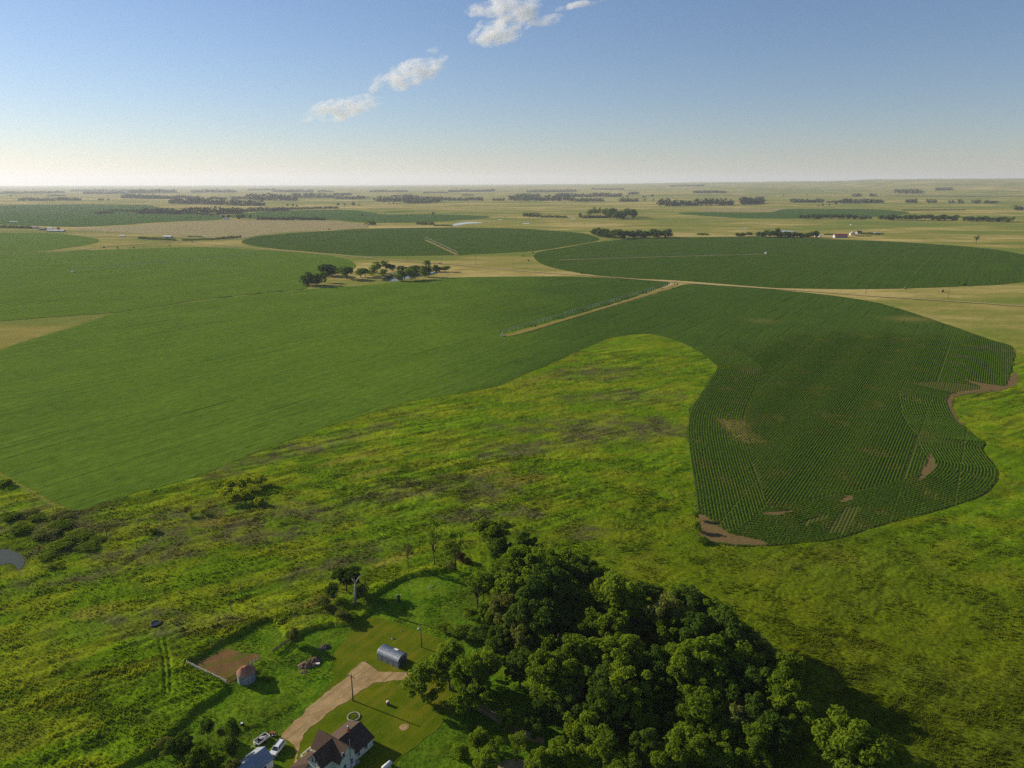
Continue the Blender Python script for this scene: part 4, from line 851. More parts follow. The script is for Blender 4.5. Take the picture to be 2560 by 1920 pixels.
def tree_row(x0, y0, x1, y1, n, h, r, label, group, mat='leaf_dark', bank=MID, jy=1.0):
    for i in range(n):
        t = (i + .5) / n; base_tree(x0 + (x1 - x0) * t + random.uniform(-2, 2), y0 + (y1 - y0) * t + random.uniform(-jy, jy), h * random.uniform(.82, 1.15), r * random.uniform(1.1, 1.5), bank, mat, f'{label}, {nth(i + 1)} from its left end', group)
g_ = 'dark tree row behind the right round field'
tree_row(1480, 588, 1530, 596, 7, 19, 9, 'dark tree on the slanting end of the round field row', g_, jy=1.5)
tree_row(1530, 596, 1676, 594, 15, 20, 10, 'dark tree in the row edging the right round field', g_, jy=1.5)
g_ = 'dark tree row left of the white bins'
tree_row(1840, 590, 1876, 591, 4, 10, 7, 'low dark tree in the clump left of the barn row', g_)
tree_row(1890, 592, 2036, 595, 15, 15, 8, 'dark tree in the row leading to the white bins', g_); base_tree(1942, 592, 22, 7, MIDTALL, 'leaf_dark', 'tallest dark tree in the row left of the white bins', g_); base_tree(2040, 593, 17, 8, MID, 'leaf_dark', 'round dark tree beside the white bins', g_)
tree_row(2000, 547, 2140, 547, 16, 11, 6.5, 'dark tree in the shelterbelt below the distant thin green field', 'shelterbelt trees at right')
tree_row(2200, 549, 2395, 552, 20, 13, 7.5, 'tree in the long ragged shelterbelt at the right', 'shelterbelt trees at right'); tree_row(2408, 553, 2522, 555, 12, 12, 7, 'tree in the right end block of the long shelterbelt', 'shelterbelt trees at right')
base_tree(2530, 555, 13, 6, MIDTALL, 'leaf', 'single tree standing off the right end of the long shelterbelt'); base_tree(2440, 608, 20, 8, SPARSE, 'leaf_dark', 'lone leaning tree in the pasture at the right')
tree_row(1470, 541, 1520, 543, 9, 19, 6, 'pale trunked tree at the left of the middle distance copse', 'middle distance copse', 'leaf', MIDTALL, 3); tree_row(1515, 545, 1588, 545, 12, 22, 9, 'dark tree in the middle distance copse', 'middle distance copse', 'leaf_dark', MID, 4)
base_tree(1450, 545, 13, 6, MID, 'leaf_dark', 'lone dark tree between two low hedges, middle distance')
for x, y, h, r, lb in ((559, 549, 12, 6, 'tree left of the white shed by the distant crop'), (571, 548, 12, 5, 'tree right of the white shed by the distant crop'), (598, 549, 13, 7, 'dark tree, left of a distant trio'), (608, 549, 13, 7, 'dark tree, right of a distant trio'), (625, 547, 11, 4, 'bare looking slim tree right of the distant trio'), (905, 540, 6, 4, 'lone round tree inside the distant middle crop'), (1083, 536, 6, 5, 'round tree at the back edge of the distant middle crop'),
        (823, 575, 4, 3, 'tiny lone bush at the edge of the round middle field'), (2411, 716, 8, 4, 'dark bush at the lower edge of the right round field'), (148, 575, 7, 5, 'dark tree beside the long white shed'), (1263, 544, 3, 2, 'tiny dark tree in the straw range'), (936, 502, 8, 4, 'single rounded tree beside a distant wood'), (920, 497, 5, 3, 'small tree left of a distant wood'), (271, 501, 5, 3, 'tiny far tree at the hazy left'), (28, 492, 5, 3, 'far hazy tree at the left edge')):
    base_tree(x, y, h, r, MID, 'leaf_far', lb)
_fx = []
for x, y, h in sorted(((1568, 495, 6), (1608, 495, 6), (1614, 496, 5), (1631, 494, 8), (1633, 502, 5), (1612, 503, 6), (1650, 503, 5), (2046, 516, 4), (2057, 515, 6), (2073, 514, 5), (2090, 513, 8), (974, 511, 4), (984, 511, 5), (992, 511, 4), (1000, 511, 4), (720, 517, 7), (732, 517, 7), (742, 517, 6), (845, 515, 8), (862, 515, 7), (884, 514, 9), (898, 515, 4), (1958, 492, 4), (2018, 489, 4))):
    _fx.append(x); base_tree(x, y, h, h * .55, MID, 'leaf_far', f'small far tree scattered on the hazy range, {nth(len(_fx))} from the left', 'scattered far trees')

# ------------------------------------------------------------------ far shelterbelts and woods: masses too far to tell their trees apart
def belt(x0, y0, x1, y1, h, label, thick=1.0, mat='leaf_far', wob=.35, name='shelterbelt'):
    r = np.random.default_rng(int(x0 * 7 + y0 * 13 + h)); a = P(x0, y0); b = P(x1, y1); k = ppm((a + b) / 2); hm = h / k; L = (b - a).length
    n = max(4, int(L / (hm * .36))); cen = []; rad = []
    ph = r.uniform(0, 9)
    for row in range(2):
        for i in range(n):
            t = (i + r.uniform(.1, .9)) / n; p = a.lerp(b, t); g = (vnoise(np.array([t * n / 5 + ph]), np.array([row * 3.1]), 9)[0] - .5) * 2
            hh = hm * np.clip(1 + wob * (g + r.normal(0, .35)), .45, 1.5); rr_ = hm * r.uniform(.30, .46)
            x = p.x + r.normal(0, hm * .1); y = p.y + row * hm * .9 * thick + r.normal(0, hm * .2) ; z0 = float(hills(x, y))
            for q in range(2): cen.append((x + r.normal(0, hm * .12), y, z0 + (hh - rr_ * .9) * (1.0 if q == 0 else .45))); rad.append(rr_)
    V, Q = leaf_cloud(r, np.array(cen), np.array(rad), 10, hm * .2, .1, .5, (.55, 1.05))
    o = link(name, mesh_np(name, V, Q), M[mat]); return tag(o, label, 'tree belt', 'far shelterbelts', 'stuff')
BELTS = [(0, 485, 160, 483, 5), (207, 485, 315, 485, 5), (118, 490.5, 163, 490.5, 3), (45, 502, 135, 502, 6), (141, 501, 200, 502, 6), (304, 495, 400, 498, 8), (245, 501, 258, 501, 4), (175, 479, 420, 478, 4), (268, 527, 340, 530, 4), (238, 535, 283, 533.5, 5), (340, 534.5, 450, 535.5, 12),
    (402, 497, 496, 498, 7), (425, 509, 563, 512, 12), (570, 514, 660, 515, 12), (523, 498.5, 567, 499, 5), (577, 499, 616, 499, 6), (618, 501, 742, 502, 14), (477, 482, 590, 481, 6), (320, 484, 440, 482, 7), (620, 476, 690, 475, 3), (680, 480, 740, 480, 4), (450, 535.5, 605, 532, 13), (605, 530, 720, 527, 8), (500, 537, 535, 539, 3), (540, 537, 605, 533, 4),
    (641, 550, 812, 550.5, 6.5), (680, 525, 845, 521, 4.5), (700, 480.5, 783, 480.5, 5), (793, 480.5, 833, 480.5, 4), (924, 481, 1018, 480.5, 5), (1058, 483, 1120, 483, 3), (738, 496, 835, 495, 10), (835, 489, 880, 488, 5), (840, 498, 914, 498, 7), (941, 504.5, 1030, 503.5, 12), (1020, 501, 1100, 500, 8), (1011, 509, 1100, 507, 8), (983, 491.5, 1042, 491.5, 4),
    (915, 563, 939, 563, 9), (1040, 562, 1085, 562, 7), (1085, 565, 1132, 565.5, 3), (1080, 501, 1209, 502, 7), (1232, 502, 1262, 502, 6), (1271, 502, 1437, 503, 11), (1290, 494, 1350, 494, 8), (1391, 493.5, 1555, 492, 8), (1440, 504, 1510, 504, 7), (1122, 481, 1237, 479, 5), (1317, 481, 1442, 479, 5), (1154, 489.5, 1184, 489, 3), (1309, 542, 1352, 543, 8), (1352, 544, 1418, 544.5, 5), (1457, 546, 1525, 545, 6),
    (1570, 487, 1597, 487, 6), (1549, 504.5, 1596, 504.5, 8), (1646, 515, 1834, 513, 13), (1854, 512, 1908, 508, 13), (1733, 483, 1817, 483, 6), (1674, 466, 1759, 466, 3), (1480, 474, 1560, 474, 3), (2239, 484, 2308, 484.5, 9), (2338, 476.5, 2382, 476.5, 6), (2134, 492, 2153, 492, 7), (2175, 491.5, 2190, 491.5, 7), (2106, 509, 2133, 508.5, 10), (2135, 508, 2208, 508, 8), (1979, 507, 2060, 507, 8), (2068, 507, 2102, 507, 4),
    (2265, 508, 2295, 508, 8), (2318, 508, 2342, 508, 7), (2374, 508.5, 2386, 508.5, 7), (2398, 508.5, 2408, 508.5, 8), (2432, 509, 2452, 509, 7), (2462, 509, 2496, 509, 6), (2538, 526, 2562, 526, 9), (2257, 526.5, 2414, 525.5, 2), (2150, 547.5, 2178, 547.5, 6), (-30, 568, 76, 572, 6), (345, 597, 438, 602, 5), (455, 602, 540, 599, 4), (540, 599, 602, 594, 5), (1743, 587.5, 1772, 588, 4), (2153, 586, 2208, 587, 4), (2060, 588, 2085, 587, 3),
    (468, 592, 506, 592.5, 2), (2140, 591, 2180, 591, 2)]
_where = lambda x: ('far left' if x < 500 else 'left of centre' if x < 1000 else 'centre' if x < 1500 else 'right of centre' if x < 2000 else 'far right')
_cnt = {}
for bx in BELTS:
    x0, y0, x1, y1, h = bx; d = 'on the hazy skyline' if y0 < 486 else 'in the far distance' if y0 < 520 else 'in the middle distance'
    ln = 'long' if x1 - x0 > 100 else 'short' if x1 - x0 < 40 else 'mid length'; tl = 'tall' if h >= 9 else 'low' if h <= 4 else 'even'
    lb = f'{ln} {tl} dark belt of trees {d}, {_where((x0 + x1) / 2)}'
    _cnt[lb] = _cnt.get(lb, 0) + 1
    if _cnt[lb] > 1: lb += {2: ', second from the horizon', 3: ', third from the horizon', 4: ', fourth from the horizon', 5: ', fifth from the horizon'}.get(_cnt[lb], ', lowest of them')
    belt(x0, y0, x1, y1, h, lb, 1.0, 'leaf_dark' if y0 > 560 else 'leaf_far')

# ------------------------------------------------------------------ wind turbines on the skyline
def make_turbine():
    e = empty('wind_turbine'); b = MB(); b.tube([(0, 0, -5), (0, 0, 40), (0, 0, 80)], [2.3, 1.8, 1.3], 10); b.build('tower', M['turb'], e, True)
    b = MB(); b.box(-1.9, -4, 79, 1.9, 6, 83); b.build('nacelle', M['turb'], e); b = MB(); b.tube([(0, -6.2, 81), (0, -5.2, 81), (0, -4, 81)], [.3, 1.6, 1.8], 10); b.build('hub', M['turb'], e, True)
    for k in range(3):
        a = math.radians(90 + 120 * k); d = Vector((math.cos(a), 0, math.sin(a))); t = Vector((-d.z, 0, d.x)); c = Vector((0, -5.2, 81)); b = MB()
        pr = [(1.5, .9), (6, 1.9), (22, 1.3), (45, .25)]; v = []
        for r_, w_ in pr: v += [c + d * r_ + t * w_, c + d * r_ - t * w_ * .6, c + d * r_ + Vector((0, .35, 0))]
        f = [(3 * i + j, 3 * i + (j + 1) % 3, 3 * i + 3 + (j + 1) % 3, 3 * i + 3 + j) for i in range(3) for j in range(3)] + [(0, 2, 1), (9, 10, 11)]
        b.add(v, f); b.build('blade', M['turb'], e)
    return e
turb = make_turbine(); first = True
for i, (x, y, h) in enumerate(((1122, 464, 5), (1131, 464, 8), (1148, 464, 6), (1182, 463.5, 7), (1206, 463.5, 6), (1229, 463, 6), (1246, 463, 5), (1268, 462.5, 5), (1307, 462, 5), (1332, 461.5, 6), (1358, 461.5, 8), (1369, 461, 7), (1386, 461, 9), (1401, 461, 6), (1514, 460, 7), (1542, 460, 8), (1580, 462, 10), (1613, 460, 7), (1634.5, 465, 16), (1649, 464, 12), (1729, 466, 17),
        (1750, 465, 17), (1778, 465, 12), (1803, 460, 8), (1815, 466, 14), (1832, 466, 14), (1856, 468, 21))):
    o = turb if first else copy_tree(turb); first = False
    v = P(x, y); k = h / ppm(v) / 126; o.location = v; o.scale = (k * 1.5, k * 1.5, k); o.rotation_euler = (0, 0, math.radians(25 + random.uniform(-12, 12)))
    for c in o.children: pass
    tag(o, f'white wind turbine on the skyline, {nth(i + 1)} from the left' if i not in (26, 25, 20) else {26: 'tallest white wind turbine, rightmost on the skyline', 25: 'white wind turbine just left of the tallest one', 20: 'tall white turbine above the thin dark wood on the skyline'}[i], 'wind turbine', 'wind turbines on the skyline')

# ------------------------------------------------------------------ centre pivot irrigation arms
def make_span(L=50.0):
    """one span: arched pipe, trusses and drops; a tower at its outer end"""
    e = empty('span'); n = 10; zt = lambda t: 3.9 + 1.0 * 4 * t * (1 - t); b = MB(); b.tube([(L * i / n, 0, zt(i / n)) for i in range(n + 1)], .14, 6); b.build('pipe', M['pivot'], e, True)
    b = MB()
    for s in (-1, 1): b.tube([(L * i / n, s * .75 * min(1, 4 * i / n * (1 - i / n) * 2), zt(i / n) - 1.15 * 4 * (i / n) * (1 - i / n)) for i in range(n + 1)], .05, 4)
    for i in range(1, n):
        for s in (-1, 1): t = i / n; b.tube([(L * t, 0, zt(t)), (L * t, s * .75 * min(1, 4 * t * (1 - t) * 2), zt(t) - 1.15 * 4 * t * (1 - t))], .04, 4)
    b.build('truss', M['darksteel'], e)
    return e
def make_tower():
    e = empty('drive_tower'); b = MB()
    for s in (-1, 1):
        b.tube([(0, 0, 3.9), (0, s * 2.1, .9)], .10, 4); b.tube([(-.6, 0, 3.7), (0, s * 2.1, .9)], .06, 4)
    b.tube([(0, -2.3, .9), (0, 2.3, .9)], .14, 4); b.build('frame', M['darksteel'], e)
    for s in (-1, 1):
        w_ = MB()
        w_.v = []; ring = []
        for j in range(12):
            a = 2 * math.pi * j / 12
            for dx in (-.22, .22): w_.v.append((dx, s * 2.2 + .75 * math.cos(a), .75 + .75 * math.sin(a)))
        w_.f = [(2 * j, 2 * j + 1, (2 * j + 3) % 24, (2 * j + 2) % 24) for j in range(12)] + [tuple(range(0, 24, 2)), tuple(range(23, 0, -2))]
        w_.build('wheel', M['black'], e)
    return e
def make_drop():
    b = MB(); b.tube([(0, 0, 3.9), (.1, 0, 2.6)], .09, 5); b.tube([(.1, 0, 2.7), (.1, 0, 1.5)], [.16, .2], 6); return b.mesh('drop')
DROP = make_drop(); DROP.materials.append(M['white'])
def strip_mesh(o): return o
SPAN = make_span(); TOWER = make_tower()
for root in (SPAN, TOWER):
    for c in list(root.children): COL.objects.unlink(c)
    COL.objects.unlink(root)
def pivot(x0, y0, x1, y1, n, label, drops=True, zb=.05):
    a = Vector((*G(x0, y0, zb), zb)); b = Vector((*G(x1, y1, zb), zb)); d = b - a; L = d.length / n; ang = math.atan2(d.y, d.x)
    root = empty('irrigation_pivot', a, ang); tag(root, label, 'irrigation pivot', 'centre pivots')
    m = MB(); m.tube([(0, 0, 0), (0, 0, 4.2)], .22, 8)
    for q in range(4):
        aa = math.pi / 4 + q * math.pi / 2; m.tube([(math.cos(aa) * 1.6, math.sin(aa) * 1.6, 0), (0, 0, 3.7)], .09, 4)
    m.box(-2.2, -.5, 0, -1.0, .5, 1.7); m.lathe([(0, .3), (1.9, .3), (1.9, 0)], 16); m.build('pivot_point', M['concrete'], root)
    for i in range(n):
        s = bpy.data.objects.new('span', None); COL.objects.link(s); s.parent = root; s.location = (i * L, 0, 0)
        for c in SPAN.children:
            q = c.copy(); COL.objects.link(q); q.parent = s; q.scale = (L / 50, 1, 1)
        if drops:
            for k in range(4): link('drop', DROP, None, s, (L * (.2 + .14 * k), 0, .35 * math.sin(k)))
        t = bpy.data.objects.new('drive_tower', None); COL.objects.link(t); t.parent = root; t.location = ((i + 1) * L, 0, 0)
        for c in TOWER.children:
            q = c.copy(); COL.objects.link(q); q.parent = t
    return root
pivot(1257, 839, 1690, 711, 8, 'long irrigation arm with white drop nozzles crossing the main crop field')
pivot(1063, 597, 1145, 637, 7, 'diagonal irrigation arm in the round middle field', False, .35)
pivot(1915, 635, 1390, 651, 8, 'long irrigation arm lying level across the right round field', False, .35)
pivot(182, 680, 640, 638, 7, 'irrigation arm in the upper left crop field', True, .3)
for x, y, lb in ((1915, 634, 'white tank at the centre of the right round field'), (183, 681, 'white box beside the upper left irrigation centre')):
    b = MB(); b.lathe([(1.5, 0), (1.5, 2.2), (1.2, 2.7), (0, 2.9)], 14); b.box(-2.6, -.8, 0, -1.6, .8, 1.6); v = P(x, y, .35); tag(b.build('water_tank', M['white'], None, False, v), lb, 'tank')

# ------------------------------------------------------------------ poles
def make_pole(arm=True):
    e = empty('utility_pole'); b = MB(); b.tube([(0, 0, -.5), (0, 0, 9.0)], [.19, .12], 8); b.build('post', M['wood'], e, True)
    if arm:
        b = MB(); b.box(-1.2, -.06, 8.3, 1.2, .06, 8.45); b.build('crossarm', M['wood'], e)
        for x in (-1.1, -.4, .4, 1.1):
            b = MB(); b.lathe([(.05, 8.45), (.07, 8.55), (.04, 8.66), (0, 8.68)], 8, x, 0); b.build('insulator', M['white'], e)
    return e
pole = make_pole()
POLES = [(789, 631, 13, 'utility pole at the left end of the round middle field'), (860, 637, 13, 'utility pole above the pond clearing, left'), (937, 646, 21, 'utility pole behind the pond trees'), (1019, 651, 21, 'utility pole above the middle of the pond'), (1104, 659, 19, 'utility pole beside the red truck'), (1190, 664, 27, 'utility pole on the straw verge right of the truck'),
    (1283, 672, 25, 'utility pole left of the right round field tip'), (1388, 680, 23, 'utility pole at the tip of the right round field'), (1503, 687, 21, 'utility pole left of the pivot road end'), (1591, 695, 20, 'utility pole second left of the pivot road end'), (1683, 700, 24, 'utility pole at the pivot road end'), (1827, 711, 20, 'utility pole right of the pivot road end'),
    (1986, 721, 25, 'utility pole at the lower edge of the right round field'), (2164, 735, 20, 'utility pole right along the road past the round field'), (2370, 748, 30, 'tall utility pole rightmost along the road'), (722, 625, 12, 'utility pole further left along the road'), (663, 619, 12, 'utility pole near the left tip of the round middle field'), (173, 582, 11, 'utility pole by the long white shed'), (200, 584, 10, 'utility pole on the straw ground right of the white shed'), (231, 586, 10, 'utility pole above the small left field tip'), (271, 589, 10, 'utility pole further right above the left tracks')]
fst = True
for x, y, h, lb in POLES:
    o = pole if fst else copy_tree(pole); fst = False; v = P(x, y, .1); k = h / ppm(v) / 9.0; o.location = v; o.scale = (1.3, 1.3, k); o.rotation_euler = (0, 0, math.radians(50)); tag(o, lb, 'utility pole', 'utility poles along the road')
for x, y, h, zb, lb in ((268, 1345, 42, -.2, 'lone meadow pole near the lower left pond'), (606, 1507, 56, -.2, 'thin pole in the meadow above the corral'), (578, 1527, 36, -.2, 'short pole in the meadow above the corral')):
    o = make_pole(False); v = P(x, y, zb); o.location = v; k = h / ppm(v) / 9.0 / .9; o.scale = (.8, .8, k); tag(o, lb, 'pole')
o = make_pole(True); v = P(882.7, 1752, YZ); o.location = v; o.scale = (1.05, 1.05, .9); o.rotation_euler = (0, 0, math.radians(-30)); tag(o, 'tall wooden utility pole casting a long shadow over the lawn', 'utility pole')
o = make_pole(False); v = P(1054, 1619, YZ); o.location = v; o.scale = (.9, .9, .82); tag(o, 'wooden lamp pole with a round grey lamp behind the arched shed', 'lamp pole')
b = MB(); b.tube([(0, 0, 7.9), (-.5, -.3, 8.1)], .06, 6); b.build('lamp_arm', M['steel'], o); b = MB(); b.lathe([(0, 8.3), (.35, 8.2), (.42, 7.9), (.3, 7.6), (0, 7.55)], 12, -.6, -.35); b.build('lamp_head', M['steel'], o, True)

# ------------------------------------------------------------------ buildings of the farmyard
UA = math.radians(56.5)
def wall_box(name, x0, y0, z0, x1, y1, z1, mat, par): return MB().box(x0, y0, z0, x1, y1, z1).build(name, M[mat], par)
def gable(par, axis, lo, hi, c, half0, half1, ze, zr, over=.35, t=.14, mat='shingle', name='roof', wall=None):
    """ridge along 'u' or 'v' from lo to hi at cross position c; eaves at c-half0 and c+half1"""
    def q(a, b, z): return (a, b, z) if axis == 'u' else (b, a, z)
    sl0 = (zr - ze) / half0; sl1 = (zr - ze) / half1; L0, L1 = lo - over, hi + over; b = MB()
    b.slab([q(L0, c, zr), q(L1, c, zr), q(L1, c - half0 - over, ze - over * sl0), q(L0, c - half0 - over, ze - over * sl0)], t)
    b.slab([q(L0, c, zr), q(L1, c, zr), q(L1, c + half1 + over, ze - over * sl1), q(L0, c + half1 + over, ze - over * sl1)], t)
    r = b.build(name, M[mat], par)
    w = MB(); zt = t + .01
    for e_ in (lo, hi): w.add([q(e_, c - half0, ze - zt), q(e_, c + half1, ze - zt), q(e_, c, zr - zt)], [(0, 1, 2)])
    if wall: w.build('gable_wall', M[wall], par)
    return r
def window(par, cx, cy, cz, w, h, nrm, frame='white'):
    """a window on a wall facing nrm ('+u','-u','+v','-v')"""
    s = 1 if nrm[0] == '+' else -1; o = empty('window', (cx, cy, cz), {'u': 0, 'v': math.pi / 2}[nrm[1]] + (0 if s > 0 else math.pi)); o.parent = par
    b = MB(); f = .10
    b.box(.003, -w / 2 - f, -h / 2 - f, .07, -w / 2, h / 2 + f); b.box(.003, w / 2, -h / 2 - f, .07, w / 2 + f, h / 2 + f); b.box(.003, -w / 2, h / 2, .07, w / 2, h / 2 + f); b.box(.003, -w / 2, -h / 2 - f, .09, w / 2, -h / 2); b.box(.003, -w / 2, -.03, .05, w / 2, .03)
    b.build('frame', M[frame], o); MB().box(.004, -w / 2, -h / 2, .03, w / 2, h / 2).build('pane', M['glass'], o)
house = empty('farmhouse', (-41.6, 136.3, YZ), UA); tag(house, 'cream walled farmhouse with brown shingle cross gable roofs and brick chimney', 'house')
# local x = along the rear wing (up and right in the picture), local -y = down and right
wall_box('wall', -2.3, -4.5, -.3, 2.3, 4.4, 4.6, 'cream', house); gable(house, 'v', -4.5, 4.4, 0, 2.3, 2.3, 4.6, 7.3, wall='cream')
wall_box('wall', -5.6, -2.15, -.3, -2.3, 2.15, 4.6, 'cream', house); gable(house, 'u', -5.6, 0, 0, 2.15, 2.15, 4.6, 7.25, .3, wall='cream')
wall_box('wall', 2.3, -3.7, -.3, 9.0, 5.0, 2.6, 'cream', house); gable(house, 'u', 2.3, 9.0, .65, 4.35, 4.35, 2.6, 4.75, .35, wall='cream')
wall_box('wall', -8.0, 2.15, -.3, -2.4, 5.4, 2.4, 'cream', house)
b = MB(); b.add([(-8.3, 5.7, 2.4), (-2.1, 5.7, 2.4), (-2.1, 2.16, 3.5), (-5.6, 2.16, 3.5), (-8.3, 1.9, 2.4), (-5.6, 1.9, 3.5)], [(0, 1, 2, 3), (0, 3, 5, 4)]); b.slab([(-8.3, 5.7, 2.39), (-2.1, 5.7, 2.39), (-2.1, 2.2, 2.39), (-8.3, 2.2, 2.39)], .12); b.build('porch_roof', M['shingle'], house)
window(house, -1.0, -4.5, 5.5, .8, 1.3, '-v'); window(house, -.9, -4.5, 2.0, .8, 1.4, '-v'); window(house, 1.2, -4.5, 2.0, .8, 1.4, '-v'); window(house, -5.6, .55, 5.2, .7, 1.2, '-u'); window(house, -5.6, -.45, 5.2, .7, 1.2, '-u'); window(house, -3.9, -2.15, 2.2, .8, 1.4, '-v'); window(house, 6.6, -3.7, 1.5, 1.1, .9, '-v'); window(house, 4.2, -3.7, 1.5, .9, 1.2, '-v'); window(house, -8.0, 3.7, 1.3, .9, 1.1, '-u')
b = MB(); b.box(5.15, .35, 4.2, 5.75, .95, 5.5); ch = b.build('chimney', M['brick'], house); MB().lathe([(.2, 5.5), (.2, 6.0), (.28, 6.02), (.28, 6.15), (0, 6.2)], 10, 5.45, .65).build('flue', M['steel'], ch, True)
b = MB(); b.tube([(.9, -4.65, .2), (.9, -4.65, 8.4)], .07, 6); b.build('vent_pipe', M['steel'], house)
b = MB(); b.box(-1.9, -3.3, -.2, 2.2, -2.4, .2)
st = MB(); st.box(2.35, -4.7, -.2, 3.5, -3.75, .35); st.build('step', M['concrete'], house)
MB().box(-3.6, -2.32, -.1, -2.75, -2.16, 2.0).build('door', M['white'], house)
# raised deck with things on it
dk = empty('deck', tuple(house.location + Matrix.Rotation(UA, 3, 'Z') @ Vector((-1.9, 6.2, 0))), UA); tag(dk, 'small white railed deck beside the farmhouse with clutter on it', 'deck')
MB().box(-1.6, -1.5, 0, 1.4, 1.3, .45).build('platform', M['whitewood'], dk)
for a in ((-1.6, -1.5), (1.4, -1.5), (-1.6, 1.3), (1.4, 1.3), (0, 1.3)): MB().box(a[0] - .06, a[1] - .06, .45, a[0] + .06, a[1] + .06, 1.3).build('post', M['whitewood'], dk)
MB().box(-1.6, 1.24, 1.15, 1.4, 1.36, 1.27).build('rail', M['whitewood'], dk); MB().box(-1.66, -1.4, 1.15, -1.54, 1.24, 1.27).build('rail', M['whitewood'], dk)
b = MB(); b.box(-.35, -.35, 0, .35, .35, .08); b.box(-.35, .28, .08, .35, .38, .6)
for a in ((-.3, -.3), (.3, -.3), (-.3, .3), (.3, .3)): b.box(a[0] - .04, a[1] - .04, -.4, a[0] + .04, a[1] + .04, 0)
o = b.build('deck_chair', M['darksteel'], None, False, dk.location + Vector((-.3, .5, .87)), UA); tag(o, 'dark chair standing on the white deck', 'chair')
b = MB(); b.lathe([(0, .7), (.5, .7), (.5, .62), (.06, .6), (.06, .05), (.3, 0)], 12); o = b.build('deck_table', M['brick'], None, False, dk.location + Vector((.2, -.3, .46))); tag(o, 'small reddish round table on the white deck', 'table')
wk = MB(); wk.box(-.6, -1.6, 0, .6, 1.6, .14); o = wk.build('ramp', M['brick'], None, False, house.location + Matrix.Rotation(UA, 3, 'Z') @ Vector((1.6, 6.3, .1)), UA); tag(o, 'reddish plank ramp beside the farmhouse end', 'ramp')
# garage
gar = empty('garage', (-57.8, 136.9, YZ), UA); tag(gar, 'white walled garage with pale metal gable roof at the bottom edge', 'garage')
wall_box('wall', -9, -2.8, -.3, -.1, 2.8, 2.5, 'white', gar); gable(gar, 'u', -9, -.1, 0, 2.8, 2.8, 2.5, 4.15, .25, .1, 'steel', wall='white')
for k in range(15):
    x = -8.9 + k * .62
    for s in (-1, 1): MB().add([(x, 0, 4.19), (x + .06, 0, 4.19), (x + .06, s * 2.98, 2.44), (x, s * 2.98, 2.44), (x + .03, 0, 4.23), (x + .03, s * 2.98, 2.48)], [(0, 3, 5, 4), (4, 5, 2, 1)]).build('roof_seam', M['steel'], gar)
window(gar, -2.6, -2.8, 1.4, .9, .8, '-v', 'wood'); MB().box(-5.6, -2.88, -.1, -4.6, -2.81, 2.0).build('door', M['greywall'], gar)
# arched metal shed
sh = empty('arched_shed', (-34.1, 173.8, YZ), math.radians(-31.6)); tag(sh, 'small arched metal shed with corrugated silver roof beside the driveway', 'shed')
L, W, ZE, ZR = 7.6, 4.0, 1.9, 3.3; b = MB(); n = 10; m_ = 60; v = []
for i in range(m_ + 1):
    x = -L / 2 - .15 + (L + .3) * i / m_; k = .035 * (1 if i % 2 else -1)
    for j in range(n + 1): a = math.pi * j / n; v.append((x, -math.cos(a) * (W / 2 + .1 + k), ZE + math.sin(a) * (ZR - ZE + k) + .02))
b.add(v, [(i * (n + 1) + j, i * (n + 1) + j + 1, (i + 1) * (n + 1) + j + 1, (i + 1) * (n + 1) + j) for i in range(m_) for j in range(n)]); b.build('roof', M['steel'], sh)
b = MB(); nx_ = 38; v = []
for i in range(nx_ + 1):
    k = .03 * (1 if i % 2 else -1); v += [(-L / 2 + L * i / nx_, -W / 2 + k, -.2), (-L / 2 + L * i / nx_, -W / 2 + k, ZE)]
b.add(v, [(2 * i, 2 * i + 2, 2 * i + 3, 2 * i + 1) for i in range(nx_)]); b.build('side_wall', M['steel'], sh)
MB().box(-L / 2, W / 2 - .05, -.2, L / 2, W / 2, ZE).build('side_wall', M['steel'], sh)
for s in (-1, 1):
    pts = [(s * L / 2, -W / 2, -.2)] + [(s * L / 2, -math.cos(math.pi * j / 10) * W / 2, ZE + math.sin(math.pi * j / 10) * (ZR - ZE)) for j in range(11)] + [(s * L / 2, W / 2, -.2)]
    MB().add(pts, [tuple(range(len(pts)))]).build('end_wall', M['steel'], sh)
MB().box(L / 2 + .01, -1.2, 0, L / 2 + .08, 1.2, 2.3).build('door', M['darksteel'], sh)
for x in (-2.6, -.5, 1.6): MB().box(x, -W / 2 - .08, 0, x + .1, -W / 2 - .035, ZE - .05).build('batten', M['concrete'], sh)
MB().box(.2, .6, ZR - .32, 1.5, 1.2, ZR + .06).build('roof_vent', M['white'], sh)
